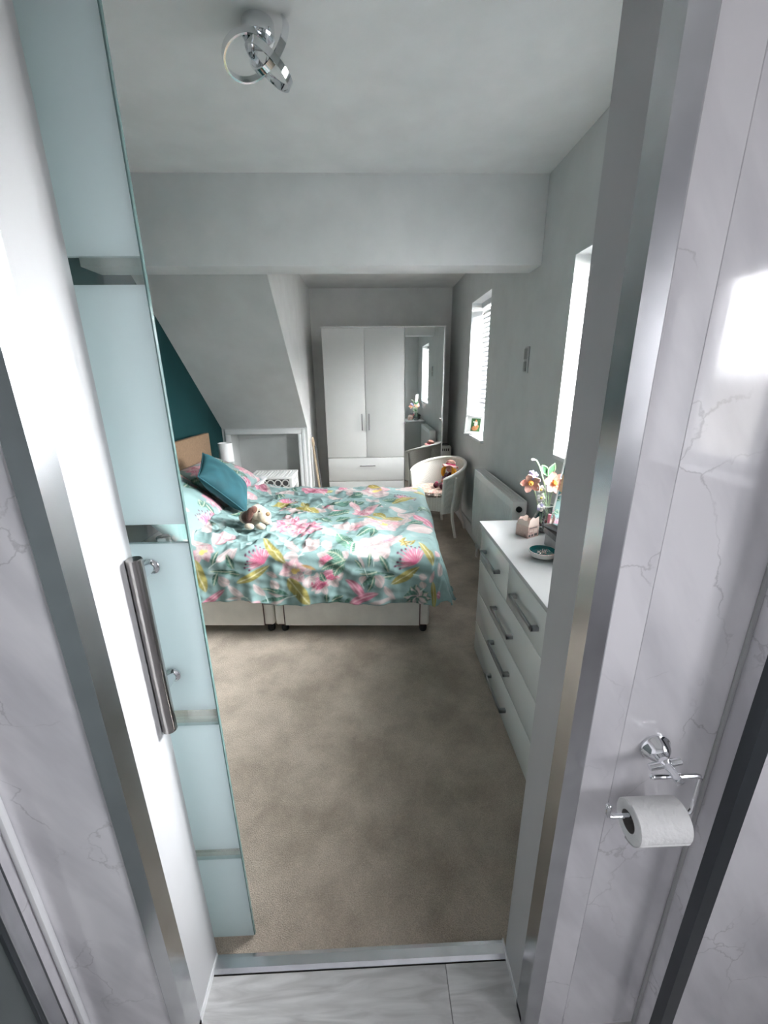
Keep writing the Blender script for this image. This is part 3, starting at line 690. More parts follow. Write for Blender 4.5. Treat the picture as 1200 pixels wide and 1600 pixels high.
PCOL = {'W': ((0.37, 0.31, 0.30), (0.46, 0.415, 0.41)), 'R': ((0.45, 0.25, 0.28), (0.50, 0.39, 0.40)),
        'O': ((0.19, 0.165, 0.045), (0.33, 0.285, 0.09)), 'G': ((0.022, 0.075, 0.06), (0.07, 0.17, 0.13)),
        'F': ((0.018, 0.07, 0.05), (0.10, 0.22, 0.16)), 'P': ((0.35, 0.09, 0.155), (0.48, 0.21, 0.275)),
        'Y': ((0.14, 0.11, 0.02), (0.34, 0.27, 0.06)), 'B': ((0.25, 0.13, 0.05), (0.45, 0.30, 0.14))}
class Print:
    def __init__(self, s0, s1, t0, t1):
        self.s = np.arange(s0, s1, RES); self.t = np.arange(t0, t1, RES)
        self.s0, self.t0 = s0, t0
        self.img = np.empty((len(self.t), len(self.s), 3)); self.img[:] = TEAL
    def win(self, cx, cy, r):
        i0 = max(0, int((cx-r-self.s0)/RES)); i1 = min(len(self.s), int((cx+r-self.s0)/RES)+2)
        j0 = max(0, int((cy-r-self.t0)/RES)); j1 = min(len(self.t), int((cy+r-self.t0)/RES)+2)
        if i1 <= i0 or j1 <= j0: return None
        X, Y = np.meshgrid(self.s[i0:i1]-cx, self.t[j0:j1]-cy)
        return self.img[j0:j1, i0:i1], X, Y
    def blend(self, im, a, col):
        a = np.clip(a, 0, 1)[..., None]; im[:] = im*(1-a)+np.asarray(col)*a
    def leaf(self, x0, y0, x1, y1, w, c, bend=None, alpha=1.0):
        dx, dy = x1-x0, y1-y0; L_ = math.hypot(dx, dy)
        if L_ < 1e-4: return
        q = self.win((x0+x1)/2, (y0+y1)/2, L_/2+w)
        if q is None: return
        im, X, Y = q
        a = (X*dx+Y*dy)/L_/L_+0.5; v = (-X*dy+Y*dx)/L_
        if bend is None: bend = rng.uniform(-0.25, 0.25)*w
        v = v-bend*4*a*(1-a)
        ac = np.clip(a, 0, 1); hw = w/2*np.sin(PI*ac**0.85)**0.75
        inside = np.clip((hw-np.abs(v))/RES+0.5, 0, 1)*((a > 0) & (a < 1))
        dk, lt = np.array(PCOL[c][0]), np.array(PCOL[c][1])
        f = np.clip(0.5+v/(w+1e-6)*0.9+0.25*np.sin(a*9+x0*40), 0, 1)[..., None]
        col = dk*(1-f)+lt*f
        if c in 'FGO':
            st = 0.5+0.5*np.sin((a*L_-np.abs(v)*0.9)/0.016*2*PI*(1.0 if c == 'F' else 0.7))
            k = (0.55 if c == 'F' else 0.25)*np.clip(st*2-1, 0, 1)[..., None]
            col = col*(1-k)+np.array((0.30, 0.42, 0.34) if c != 'O' else (0.45, 0.40, 0.14))*k
        if c in 'WRP':
            st = np.clip(np.sin(v/w*18+a*3)*2-1, 0, 1)[..., None]*0.25
            col = col*(1-st)+np.array((0.72, 0.42, 0.42) if c != 'P' else (0.88, 0.66, 0.70))*st
        rib = np.exp(-(v/0.0028)**2)*(w > 0.025)
        col = col*(1-0.55*rib[..., None])+np.array((0.75, 0.72, 0.55) if c in 'OGF' else (0.70, 0.50, 0.48))*0.55*rib[..., None]
        self.blend(im, inside*alpha, col)
    def dot(self, x, y, r, col):
        q = self.win(x, y, r+RES)
        if q: self.blend(q[0], (r-np.hypot(q[1], q[2]))/RES+0.5, col)
    def line(self, x0, y0, x1, y1, w, col):
        dx, dy = x1-x0, y1-y0; L_ = math.hypot(dx, dy)+1e-6
        q = self.win((x0+x1)/2, (y0+y1)/2, L_/2+w)
        if q is None: return
        im, X, Y = q
        a = np.clip((X*dx+Y*dy)/L_/L_+0.5, 0, 1)-0.5
        self.blend(im, (w/2-np.hypot(X-a*dx, Y-a*dy))/RES+0.5, col)
    def flower(self, k, x, y, r, ang):
        if k == 'peach':
            for i in range(6):
                t = ang+i*PI/3+0.2; self.leaf(x, y, x+r*math.cos(t), y+r*math.sin(t), r*0.75, 'R')
            for i in range(5):
                t = ang+i*1.256; self.leaf(x, y, x+0.6*r*math.cos(t), y+0.6*r*math.sin(t), r*0.4, 'W')
            self.dot(x, y, r*0.22, (0.66, 0.48, 0.16)); self.dot(x+r*.3, y+r*.1, r*0.13, (0.70, 0.50, 0.20))
        elif k == 'protea':
            for i in range(13):
                t = ang-1.15+2.3*i/12
                self.leaf(x, y, x+0.8*r*math.cos(t), y+0.8*r*math.sin(t), r*0.2, 'P' if i % 2 else 'R')
            for i in range(13):
                t = ang-1.3+2.6*i/12; l_ = r*(0.85+0.2*(i % 3)/2)
                self.line(x, y, x+l_*math.cos(t), y+l_*math.sin(t), 0.004, (0.50, 0.10, 0.20))
                self.dot(x+l_*math.cos(t), y+l_*math.sin(t), 0.0065, (0.10, 0.02, 0.06))
        elif k == 'bud':
            for t in (0.4, 1.6, 2.7, 4.0, 5.2): self.leaf(x, y, x+1.6*r*math.cos(t+ang), y+1.6*r*math.sin(t+ang), r*1.1, 'W')
            self.leaf(x-r, y-r*0.6, x+r, y+r*0.6, r*1.6, 'P')
            for i in range(5):
                u = -0.6+0.3*i; self.line(x+u*r-0.3*r, y+0.35*r+u*r*.5, x+u*r+0.35*r, y-0.35*r+u*r*.5, 0.005, (0.62, 0.10, 0.20))
        elif k == 'bloom':
            for i in range(9):
                t = ang+i*2*PI/9; self.leaf(x, y, x+r*math.cos(t), y+0.8*r*math.sin(t), r*0.7, 'W')
            for i in range(7):
                t = i*2*PI/7; self.leaf(x, y, x+0.5*r*math.cos(t), y+0.5*r*math.sin(t), r*0.3, 'R')
            self.dot(x, y, r*0.2, (0.72, 0.30, 0.36))
        elif k == 'dahlia':
            for ring, n in ((1.0, 12), (0.72, 10), (0.42, 7)):
                for i in range(n):
                    t = i*2*PI/n+ring*3; self.leaf(x+.1*r*math.cos(t), y+.1*r*math.sin(t), x+ring*r*math.cos(t), y+ring*r*math.sin(t), r*0.36*ring**.3, 'P' if (i+n) % 2 else 'R')
        elif k == 'artichoke':
            for i in range(12):
                t = i*2*PI/12; l_ = r*(1-0.2*(i % 3)/2)
                self.leaf(x, y, x+l_*math.cos(t), y+l_*math.sin(t), r*0.6, 'G'); self.leaf(x+.1*r, y, x+.86*l_*math.cos(t), y+.86*l_*math.sin(t), r*0.36, 'W')
    def scatter(self, n, s0, s1, t0, t1):
        for i in range(n):
            x, y = rng.uniform(s0, s1), rng.uniform(t0, t1); a = rng.uniform(0, 2*PI); l_ = rng.uniform(0.07, 0.17)
            c = rng.choice(list('WWWGGOPR')); 
            self.leaf(x, y, x+l_*math.cos(a), y+l_*math.sin(a), l_*rng.uniform(0.3, 0.5), str(c))
            if rng.random() < 0.4:
                b = a+rng.uniform(0.5, 0.9); self.leaf(x, y, x+l_*.8*math.cos(b), y+l_*.8*math.sin(b), l_*0.35, str(c))
    def tone(self, n, s0, s1, t0, t1):
        """tone-on-tone leaves in the ground colour"""
        for i in range(n):
            x, y = rng.uniform(s0, s1), rng.uniform(t0, t1); a = rng.uniform(0, 2*PI); l_ = rng.uniform(0.05, 0.12)
            q = 'G' if rng.random() < 0.5 else 'W'
            self.leaf(x, y, x+l_*math.cos(a), y+l_*math.sin(a), l_*0.4, q, alpha=0.16)
    def sample(self, s, t):
        i = np.clip(((s-self.s0)/RES), 0, len(self.s)-1.001); j = np.clip(((t-self.t0)/RES), 0, len(self.t)-1.001)
        i0, j0 = i.astype(int), j.astype(int); fi, fj = (i-i0)[:, None], (j-j0)[:, None]
        m_ = self.img
        return (m_[j0, i0]*(1-fi)*(1-fj)+m_[j0, i0+1]*fi*(1-fj)+m_[j0+1, i0]*(1-fi)*fj+m_[j0+1, i0+1]*fi*fj)

cloth = Print(S0, S1, T0, T1)
cloth.tone(160, S0, S1, T0, T1)
cloth.scatter(26, -1.75, -1.1, 0.25, 1.75)            # head end, seen only edge-on
cloth.scatter(22, -1.0, 0.4, 1.15, 1.8)
cloth.scatter(10, 0.05, 0.45, 0.1, 1.1)
cloth.scatter(26, -1.0, 0.05, 0.25, 1.30)
for e in PAT:
    if e[0] == 'L' and e[6] in 'WR': cloth.leaf(*e[1:7])
for e in PAT:
    if e[0] != 'L': cloth.flower(e[0], e[1], e[2], e[3], e[4])
for e in PAT:
    if e[0] == 'L' and e[6] not in 'WR': cloth.leaf(*e[1:7])
for e in PAT:                                          # thin pale twigs joining the leaves
    if e[0] == 'L' and e[6] == 'W' and rng.random() < 0.5:
        cloth.line(e[1], e[2], e[1]-0.5*(e[3]-e[1])+rng.uniform(-.03, .03), e[2]-0.5*(e[4]-e[2]), 0.004, (0.55, 0.66, 0.62))

pcase = Print(-0.5, 0.5, -0.4, 0.4)
pcase.tone(30, -.5, .5, -.4, .4); pcase.scatter(42, -.5, .5, -.4, .4)
for x, y, k in ((-.2, .1, 'dahlia'), (.22, -.1, 'dahlia'), (.3, .2, 'peach'), (-.05, -.22, 'protea'), (.02, .2, 'bloom')): pcase.flower(k, x, y, .11, 1.0)

def set_print(me, cols):
    at = me.color_attributes.new('print', 'FLOAT_COLOR', 'POINT')
    buf = np.ones((len(cols), 4), np.float32); buf[:, :3] = cols
    at.data.foreach_set('color', buf.ravel())

def grid_mesh(name, V, ni, nj, mat, parent):
    idx = np.arange(ni*nj).reshape(nj, ni)
    F = np.stack([idx[:-1, :-1], idx[:-1, 1:], idx[1:, 1:], idx[1:, :-1]], -1).reshape(-1, 4)
    me = bpy.data.meshes.new(name)
    me.vertices.add(len(V)); me.vertices.foreach_set('co', V.astype(np.float32).ravel())
    me.loops.add(F.size); me.loops.foreach_set('vertex_index', F.ravel().astype(np.int32))
    me.polygons.add(len(F)); me.polygons.foreach_set('loop_start', np.arange(0, F.size, 4, dtype=np.int32))
    me.update(); me.validate()
    me.polygons.foreach_set('use_smooth', np.ones(len(F), bool))
    me.materials.append(M[mat])
    o = bpy.data.objects.new(name, me); COL.objects.link(o)
    if parent is not None: o.parent = parent
    return o

def snoise(x, y, seed, n=7, lam=0.25, octv=2):
    """smooth pseudo-noise: sum of randomly turned sine waves"""
    g = np.random.default_rng(seed); r = np.zeros_like(x)
    for o_ in range(octv):
        for i in range(n):
            a = g.uniform(0, 2*PI); k = 2*PI/(lam/2**o_*g.uniform(0.7, 1.4)); ph = g.uniform(0, 2*PI)
            r += np.sin(k*(x*np.cos(a)+y*np.sin(a))+ph)/(2**o_)
    return r/(n**0.5)

# ================================================================== bed
BROT = math.radians(-3.2)
BLOC = (0.337, 2.178, 0.0)
BLEN, BWID = 1.80, 1.37
bed = thing('divan_bed', 'cream divan bed with drawers under the floral duvet', 'bed', BLOC, BROT)
for x0, x1 in ((-0.943, 0.0), (-BLEN, -0.949)):
    bm = BM(); box(bm, x0, x1, 0.006, BWID, 0.06, 0.33, bev=0.018, seg=3); h = obj('divan_half', bm, 'divan', bed)
    bm = BM(); box(bm, x0+0.062, x1-0.062, -0.001, 0.02, 0.064, 0.305, bev=0.006, seg=2); dr = obj('drawer_front', bm, 'divan', h)
    for xx in (x0+0.059, x1-0.059):
        bm = BM(); tube(bm, [(xx, 0.003, 0.064), (xx, 0.003, 0.315)], 0.0032, 6); obj('piping', bm, 'piping', h)
    bm = BM(); tube(bm, [(x0+0.02, 0.010, 0.066), (x1-0.02, 0.010, 0.066)], 0.003, 6); obj('piping', bm, 'piping', h)
    for xx, yy in ((x0+0.045, 0.05), (x1-0.035, 0.05), (x0+0.045, BWID-0.06), (x1-0.035, BWID-0.06)):
        bm = BM(); lathe(bm, [(0.012, 0.058), (0.012, 0.045), (0.022, 0.042), (0.024, 0.020), (0.020, 0.006)], 14, Matrix.Translation((xx, yy, 0)))
        obj('castor', bm, 'dark', h)
bm = BM(); box(bm, -1.000, -0.890, -0.006, 0.006, 0.212, 0.230, bev=0.003)
for x in (-0.985, -0.946, -0.905): ball(bm, (x, -0.006, 0.221), (0.006, 0.003, 0.006), u=8, v=6)
obj('linking_bracket', bm, 'bracket', bed)
bm = BM(); box(bm, -BLEN, 0.0, 0.0, BWID, 0.33, 0.555, bev=0.04, seg=4); obj('mattress', bm, 'mattress', bed)
bm = BM(); box(bm, -BLEN-0.045, -BLEN-0.002, 0.0, BWID+0.01, 0.25, 1.075, bev=0.008, seg=2); obj('headboard', bm, 'headboard', bed)

# duvet: parametric cloth draped over mattress, foot end and both long sides
st_ = 0.0042
su = np.arange(-1.40, 0.37, st_); tu = np.arange(-0.352, BWID+0.33, st_)
Sg, Tg = np.meshgrid(su, tu)
def drape(Sg, Tg):
    ex = np.maximum(0, Sg-0.0); eyn = np.maximum(0, -Tg); eyf = np.maximum(0, Tg-BWID); ey = eyn+eyf
    d = (ex**7+ey**7)**(1/7); hyp = np.hypot(ex, ey)+1e-9
    d = d*(1-0.10*(2*ex*ey/hyp**2)**2)
    ux, uy = ex/hyp, ey/hyp
    corner = 2*ux*uy
    r = 0.062
    qa = np.minimum(d, r*PI/2)/r
    over = np.maximum(0, d-r*PI/2)
    fl_ = 0.055+0.24*corner+0.16*ux*(1-uy)
    hz = r*np.sin(qa)+fl_*over
    dp = r*(1-np.cos(qa))+over*np.sqrt(np.maximum(0.2, 1-fl_**2))
    k = np.clip(over/0.28, 0, 1)
    # folds in the hanging cloth
    al = Sg*uy+Tg*ux
    hz += k*(0.011*np.sin(al*17+0.6)+0.006*np.sin(al*43+2.0)+0.003*np.sin(al*83))
    hz += k*corner*0.012*np.sin(np.arctan2(uy, ux)*9.0)
    sgn = np.where(eyn > 0, -1.0, 1.0)
    X = np.minimum(Sg, 0.0)+ux*hz; Y = np.clip(Tg, 0, BWID)+sgn*uy*hz
    flat = 1-np.clip(d/0.08, 0, 1)
    # loft and creases on the top
    edge = np.clip(np.minimum(np.minimum(-Sg, Tg), BWID-Tg)/0.25, 0, 1)
    loft = 0.022*np.sqrt(np.maximum(edge, 0))
    left = np.clip((-Sg-0.15)/1.0, 0, 1)
    n1 = snoise(Sg, Tg, 3, lam=0.34); n2 = snoise(Sg+0.03*n1, Tg*1.0, 5, lam=0.14); n3 = 1-np.abs(snoise(Sg*0.5, Tg*1.3, 8, n=6, lam=0.22))
    n4 = 1-np.abs(snoise(Sg*1.2, Tg*0.7, 12, n=5, lam=0.14))
    Z = 0.578+loft-dp
    Z += flat*(0.008*n1+0.0035*n2*(0.5+left)+0.010*np.maximum(0, n3)**2*(0.40+left)+0.0035*np.maximum(0, n4)**2*(0.3+left))
    Z += 0.045*np.clip((-Sg-1.12)/0.28, 0, 1)**2*np.clip(edge+0.3, 0, 1)
    Y += (1-flat)*0.004*n2; X += (1-flat)*0.004*n1
    Z += (1-flat)*0.010*snoise(Sg, Tg*0.2, 21, lam=0.5, octv=1)*k
    return X, Y, Z
X, Y, Z = drape(Sg, Tg)
V = np.stack([X.ravel(), Y.ravel(), Z.ravel()], -1)
duvet = grid_mesh('duvet', V, len(su), len(tu), 'print', None)
duvet.location = BLOC; duvet.rotation_euler = (0, 0, BROT)
set_print(duvet.data, cloth.sample(Sg.ravel(), Tg.ravel()))
sm = duvet.modifiers.new('thickness', 'SOLIDIFY'); sm.thickness = 0.010; sm.offset = -1
tag(duvet, 'blue-green floral duvet spread over the bed', 'duvet')

def pillow_mesh(name, a, b, h, mat, n=70, pr=None, pinch=0.07, power=2.6):
    """cushion of half-sizes a x b and half-thickness h, corners drawn out"""
    u = np.linspace(-1, 1, n); U, Vv = np.meshgrid(u, u)
    ox = a*U*(1-pinch*(1-Vv**2)); oy = b*Vv*(1-pinch*(1-U**2))
    prof = (np.clip(1-np.abs(U)**power, 0, 1)*np.clip(1-np.abs(Vv)**power, 0, 1))**0.5
    wr = 1+0.05*snoise(ox, oy, 31, lam=0.2)
    zt = h*prof*wr
    P1 = np.stack([ox.ravel(), oy.ravel(), zt.ravel()], -1); P2 = np.stack([ox.ravel(), oy.ravel(), -zt.ravel()*0.95], -1)
    bm = BM()
    top = [bm.verts.new(p) for p in P1]; bot = [bm.verts.new(p) for p in P2]
    I = np.arange(n*n).reshape(n, n)
    for i in range(n-1):
        for j in range(n-1):
            q = (I[i, j], I[i, j+1], I[i+1, j+1], I[i+1, j])
            bm.faces.new([top[k] for k in q]); bm.faces.new([bot[k] for k in q[::-1]])
    me = bpy.data.meshes.new(name)
    bm.to_mesh(me); bm.free()
    for p in me.polygons: p.use_smooth = True
    me.materials.append(M[mat])
    if pr is not None:
        c = pr.sample(ox.ravel(), oy.ravel()); set_print(me, np.concatenate([c, c]))
    # weld the rim
    b2 = bmesh.new(); b2.from_mesh(me); bmesh.ops.remove_doubles(b2, verts=b2.verts[:], dist=1e-5); b2.to_mesh(me); b2.free()
    o = bpy.data.objects.new(name, me); COL.objects.link(o)
    return o

def orient(o, loc, e1, e2):
    """local x along e1, local y close to e2"""
    e1 = Vector(e1).normalized(); e2 = Vector(e2); e2 = (e2-e1*e2.dot(e1)).normalized(); e3 = e1.cross(e2)
    o.matrix_world = Matrix(((e1.x, e2.x, e3.x, loc[0]), (e1.y, e2.y, e3.y, loc[1]), (e1.z, e2.z, e3.z, loc[2]), (0, 0, 0, 1)))

p = pillow_mesh('pillow', 0.36, 0.235, 0.085, 'print', pr=pcase)
orient(p, (-1.20, 3.285, 0.760), (0.06, 1, 0.0), (-0.90, 0.06, 0.42))
tag(p, 'floral pillow on the far side of the bed, behind the teal cushion', 'pillow', 'floral pillows on the bed')
p = pillow_mesh('pillow', 0.34, 0.235, 0.085, 'print', pr=pcase)
orient(p, (-1.215, 2.57, 0.735), (0.06, 1, 0.0), (-0.72, 0.06, 0.62))
tag(p, 'floral pillow on the near side of the bed, beside the glass door', 'pillow', 'floral pillows on the bed')
p = pillow_mesh('cushion', 0.20, 0.20, 0.085, 'velvet', pinch=0.05)
orient(p, (-1.037, 2.89, 0.815), (0.598, 0.326, -0.732), (-0.247, 0.944, 0.218))
tag(p, 'teal velvet cushion leaning on the floral pillows', 'cushion')
CUSH = p
bm = BM()
n = 48; rim = []
for i in range(n):
    s = i/n*4; k = int(s); f = (s-k)*2-1
    u, v = ((f, -1), (1, f), (-f, 1), (-1, -f))[k]
    rim.append((0.20*u*(1-0.05*(1-v*v)), 0.20*v*(1-0.05*(1-u*u)), 0))
tube(bm, rim, 0.0045, 6, closed=True); obj('piping', bm, 'velvet', CUSH)

# plush dog lying on the duvet, looking right
dog = thing('plush_dog', 'cream plush dog with brown ears lying against the teal cushion', 'soft toy', (-0.735, 2.49, 0.622), math.radians(-14))
dog.scale = (1.0, 1.0, 1.0)
bm = BM(); ball(bm, (-0.050, 0.02, 0.048), (0.065, 0.05, 0.046)); ball(bm, (-0.01, 0.01, 0.05), (0.045, 0.045, 0.045)); obj('body', bm, 'cream_plush', dog)
bm = BM(); ball(bm, (0.025, 0.0, 0.095), (0.048, 0.046, 0.05)); ball(bm, (0.068, -0.004, 0.075), (0.045, 0.046, 0.043)); ball(bm, (0.05, -0.004, 0.095), (0.04, 0.036, 0.04)); hd = obj('head', bm, 'cream_plush', dog)
bm = BM(); ball(bm, (0.104, -0.018, 0.092), (0.012, 0.016, 0.015), (0, 0.3, -0.5)); obj('nose', bm, 'nose', hd)
for sy in (-1, 1):
    bm = BM(); ball(bm, (0.0, sy*0.047, 0.098), (0.024, 0.010, 0.043), (sy*0.15, 0.35, 0)); obj('ear', bm, 'brown_plush', dog)
    bm = BM(); ball(bm, (0.057, sy*0.034, 0.112), 0.005, u=10, v=8); obj('eye', bm, 'black_bead', hd)
bm = BM(); ball(bm, (0.020, -0.026, 0.117), (0.027, 0.026, 0.026), (0.5, 0.2, 0)); obj('head_patch', bm, 'brown_plush', hd)
bm = BM(); ball(bm, (-0.035, -0.010, 0.060), (0.045, 0.040, 0.042)); obj('back_patch', bm, 'brown_plush', dog)
for x, y in ((-0.008, -0.058), (0.062, -0.045), (0.055, 0.045), (-0.075, 0.05)):
    bm = BM(); ball(bm, (x, y, 0.018), (0.033, 0.021, 0.021)); obj('paw', bm, 'cream_plush', dog)

# ================================================================== bedside things
t = thing('bedside_cabinet', 'white bedside cabinet in the corner under the small lamp', 'cabinet', (-1.30, 3.915, 0))
bm = BM(); box(bm, -0.22, 0.22, -0.17, 0.17, 0.05, 0.56, bev=0.004); obj('body', bm, 'sheet', t)
bm = BM(); box(bm, -0.235, 0.265, -0.185, 0.185, 0.56, 0.585, bev=0.004); obj('top', bm, 'sheet', t)
for z0, z1 in ((0.07, 0.30), (0.31, 0.55)):
    bm = BM(); box(bm, 0.22, 0.235, -0.165, 0.165, z0, z1, bev=0.003); d = obj('drawer', bm, 'white_lam', t)
    bm = BM(); ball(bm, (0.245, 0, (z0+z1)/2), 0.012, u=10, v=8); obj('knob', bm, 'handle', d)
for x in (-0.19, 0.19):
    for y in (-0.14, 0.14):
        bm = BM(); lathe(bm, [(0.014, 0.0), (0.018, 0.05)], 10, Matrix.Translation((x, y, 0.006))); obj('foot', bm, 'white_lam', t)
t = thing('table_lamp', 'small table lamp with white drum shade by the teal wall', 'lamp', (-1.345, 3.90, 0.585))
bm = BM(); lathe(bm, [(0.055, 0), (0.055, 0.010), (0.02, 0.018), (0.012, 0.04), (0.011, 0.20)], 24); obj('base', bm, 'chrome', t)
bm = BM(); n = 32
lathe(bm, [(0.066, 0.195), (0.064, 0.365), (0.061, 0.365), (0.063, 0.195), (0.066, 0.195)], n, cap0=False, cap1=False); obj('shade', bm, 'lampshade', t)
bm = BM(); lathe(bm, [(0.008, 0.20), (0.022, 0.23), (0.028, 0.27), (0.018, 0.31), (0.004, 0.32)], 16); obj('bulb', bm, 'lampshade', t)

t = thing('side_table', 'white side table with slatted top and ring fretwork behind the bed', 'table', (-1.015, 4.285, 0))
TH = 0.568
for x in (-0.205, 0.205):
    for y in (-0.16, 0.16):
        bm = BM(); box(bm, x-0.016, x+0.016, y-0.016, y+0.016, 0.006, TH-0.02, bev=0.004); obj('leg', bm, 'white_wood', t)
for a in ((-0.225, 0.225, -0.185, -0.160), (-0.225, 0.225, 0.160, 0.185), (-0.225, -0.200, -0.160, 0.160), (0.200, 0.225, -0.160, 0.160)):
    bm = BM(); box(bm, *a, TH-0.022, TH, bev=0.003); obj('top_rail', bm, 'white_wood', t)
bm = BM(); box(bm, -0.0125, 0.0125, -0.160, 0.160, TH-0.016, TH-0.003, bev=0.002); s0 = obj('slat', bm, 'white_wood', t); s0.location = (-0.182, 0, 0)
for i in range(1, 12): copy_part(s0, t, (-0.182+i*0.0331, 0, 0))
bm = BM(); box(bm, -0.19, 0.19, -0.16, 0.16, TH-0.16, TH-0.145); obj('shelf', bm, 'white_wood', t)
bm = BM(); box(bm, -0.19, 0.19, -0.15, -0.145, TH-0.145, TH-0.025); obj('gap_shade_sheet', bm, 'dark_gap', t)  # dark sheet painting the shade seen through the fret rings
def ring(bm, c, r, rt, axis):
    pts = []
    for i in range(20):
        a = 2*PI*i/20; u, v = r*math.cos(a), r*math.sin(a)
        pts.append((c[0]+u, c[1], c[2]+v) if axis == 'y' else (c[0], c[1]+u, c[2]+v))
    tube(bm, pts, rt, 6, closed=True)
for i in range(5):
    bm = BM(); ring(bm, (-0.15+i*0.075, -0.165, TH-0.066), 0.033, 0.006, 'y'); obj('fret_ring', bm, 'white_wood', t)
for i in range(4):
    bm = BM(); ring(bm, (0.212, -0.12+i*0.08, TH-0.066), 0.033, 0.006, 'x'); obj('fret_ring', bm, 'white_wood', t)
bm = BM(); box(bm, -0.19, 0.19, -0.172, -0.156, TH-0.125, TH-0.105, bev=0.002); obj('lower_rail', bm, 'white_wood', t)
bm = BM(); box(bm, 0.204, 0.220, -0.145, 0.145, TH-0.125, TH-0.105, bev=0.002); obj('lower_rail', bm, 'white_wood', t)

# folded wooden airer in the gap left of the wardrobe
t = thing('folded_airer', 'slim folded wooden airer leaning in the gap left of the wardrobe', 'airer', (-0.555, 4.62, 0.006))
lean = Matrix.Rotation(math.radians(-5), 4, 'Y')
bm = BM(); pts = []
for i in range(13):
    a = PI-PI*i/12; pts.append((0.0, 0.035*math.cos(a)-0.0, 0.85+0.035*math.sin(a)))
pts = [(0.0, -0.035, 0.02)]+pts+[(0.0, 0.035, 0.02)]
tube(bm, [lean @ Vector(q) for q in pts], 0.010, 8); bm.verts.ensure_lookup_table(); obj('loop_frame', bm, 'wood', t)
for i, z in enumerate((0.2, 0.45, 0.72)):
    bm = BM(); tube(bm, [lean @ Vector((0.0, -0.035, z)), lean @ Vector((0.0, 0.035, z))], 0.006, 8); obj('rung', bm, 'wood', t)
bm = BM(); box(bm, 0.012, 0.022, -0.03, 0.03, 0.03, 0.80, bev=0.002, mat=lean); obj('folded_rail', bm, 'dark_gap', t)

# ================================================================== wardrobe
def bar_handle(bm, p0, p1, out, r=0.005, so=0.028):
    p0, p1, out = Vector(p0), Vector(p1), Vector(out)
    tube(bm, [p0+out*so, p1+out*so], r, 8)
    d = (p1-p0)*0.08
    for q in (p0+d, p1-d): tube(bm, [q, q+out*so], r*0.9, 8)
t = thing('wardrobe', 'white three-door wardrobe with mirrored right-hand door', 'wardrobe', (0.172, 4.70, 0))
wx0, wx1, wt = -0.655, 0.652, 2.022
bm = BM(); box(bm, wx0, wx1, 0.022, 0.58, 0.006, wt-0.002); obj('carcass', bm, 'white_lam', t)
bm = BM(); box(bm, wx0, wx1, 0.0, 0.58, wt-0.014, wt, bev=0.002); obj('top_panel', bm, 'white_lam', t)
xm, xs = -0.213, 0.216
for a, b, hx in ((wx0+0.002, xm-0.002, xm-0.062), (xm+0.002, xs-0.002, xm+0.016)):
    bm = BM(); box(bm, a, b, 0.0, 0.02, 0.648, wt-0.016, bev=0.0025); d = obj('door', bm, 'white_lam', t)
    bm = BM(); bar_handle(bm, (hx+0.02, 0, 0.955), (hx+0.02, 0, 1.135), (0, -1, 0)); obj('handle', bm, 'handle_dk', d)
for z0, z1 in ((0.372, 0.642), (0.075, 0.366)):
    bm = BM(); box(bm, wx0+0.002, xs-0.002, 0.0, 0.02, z0, z1, bev=0.0025); d = obj('drawer', bm, 'white_lam', t)
    bm = BM(); bar_handle(bm, (-0.295, 0, (z0+z1)/2+0.045), (-0.115, 0, (z0+z1)/2+0.045), (0, -1, 0)); obj('handle', bm, 'handle_dk', d)
bm = BM(); box(bm, xs+0.002, wx1-0.002, 0.002, 0.02, 0.075, wt-0.004, bev=0.002); d = obj('mirror_door', bm, 'white_lam', t)
bm = BM(); box(bm, xs+0.006, wx1-0.016, -0.002, 0.003, 0.085, wt-0.010, bev=0.001, seg=1); obj('mirror', bm, 'mirror', d)
bm = BM(); lathe(bm, [(0.005, 0), (0.005, 0.016), (0.011, 0.02), (0.011, 0.026), (0.004, 0.028)], 12, Matrix.Translation((xs+0.003, -0.002, 1.03)) @ Matrix.Rotation(PI/2, 4, 'X')); obj('knob', bm, 'handle', d)
bm = BM(); box(bm, wx0+0.01, wx1-0.01, 0.04, 0.06, 0.006, 0.072); obj('plinth', bm, 'white_lam', t)

# white appliance between wardrobe and window wall
t = thing('air_dehumidifier', 'ivory upright appliance with dark top slots, behind the tub chair', 'appliance', (0.893, 4.93, 0.006))
bm = BM(); box(bm, -0.066, 0.066, -0.10, 0.10, 0.0, 0.735, bev=0.03, seg=4); obj('casing', bm, 'tower', t)
for i in range(4):
    bm = BM(); box(bm, -0.045+i*0.022, -0.033+i*0.022, -0.102, -0.094, 0.675, 0.705, bev=0.002, mat=Matrix.Translation((0, 0, 0))); obj('vent_slot', bm, 'dark', t)
bm = BM(); box(bm, -0.04, 0.04, -0.055, 0.06, 0.730, 0.748, bev=0.008); obj('lid', bm, 'dark_gap', t)
bm = BM(); box(bm, -0.055, 0.02, -0.1015, -0.099, 0.615, 0.621); obj('printed_line', bm, 'plate', t)

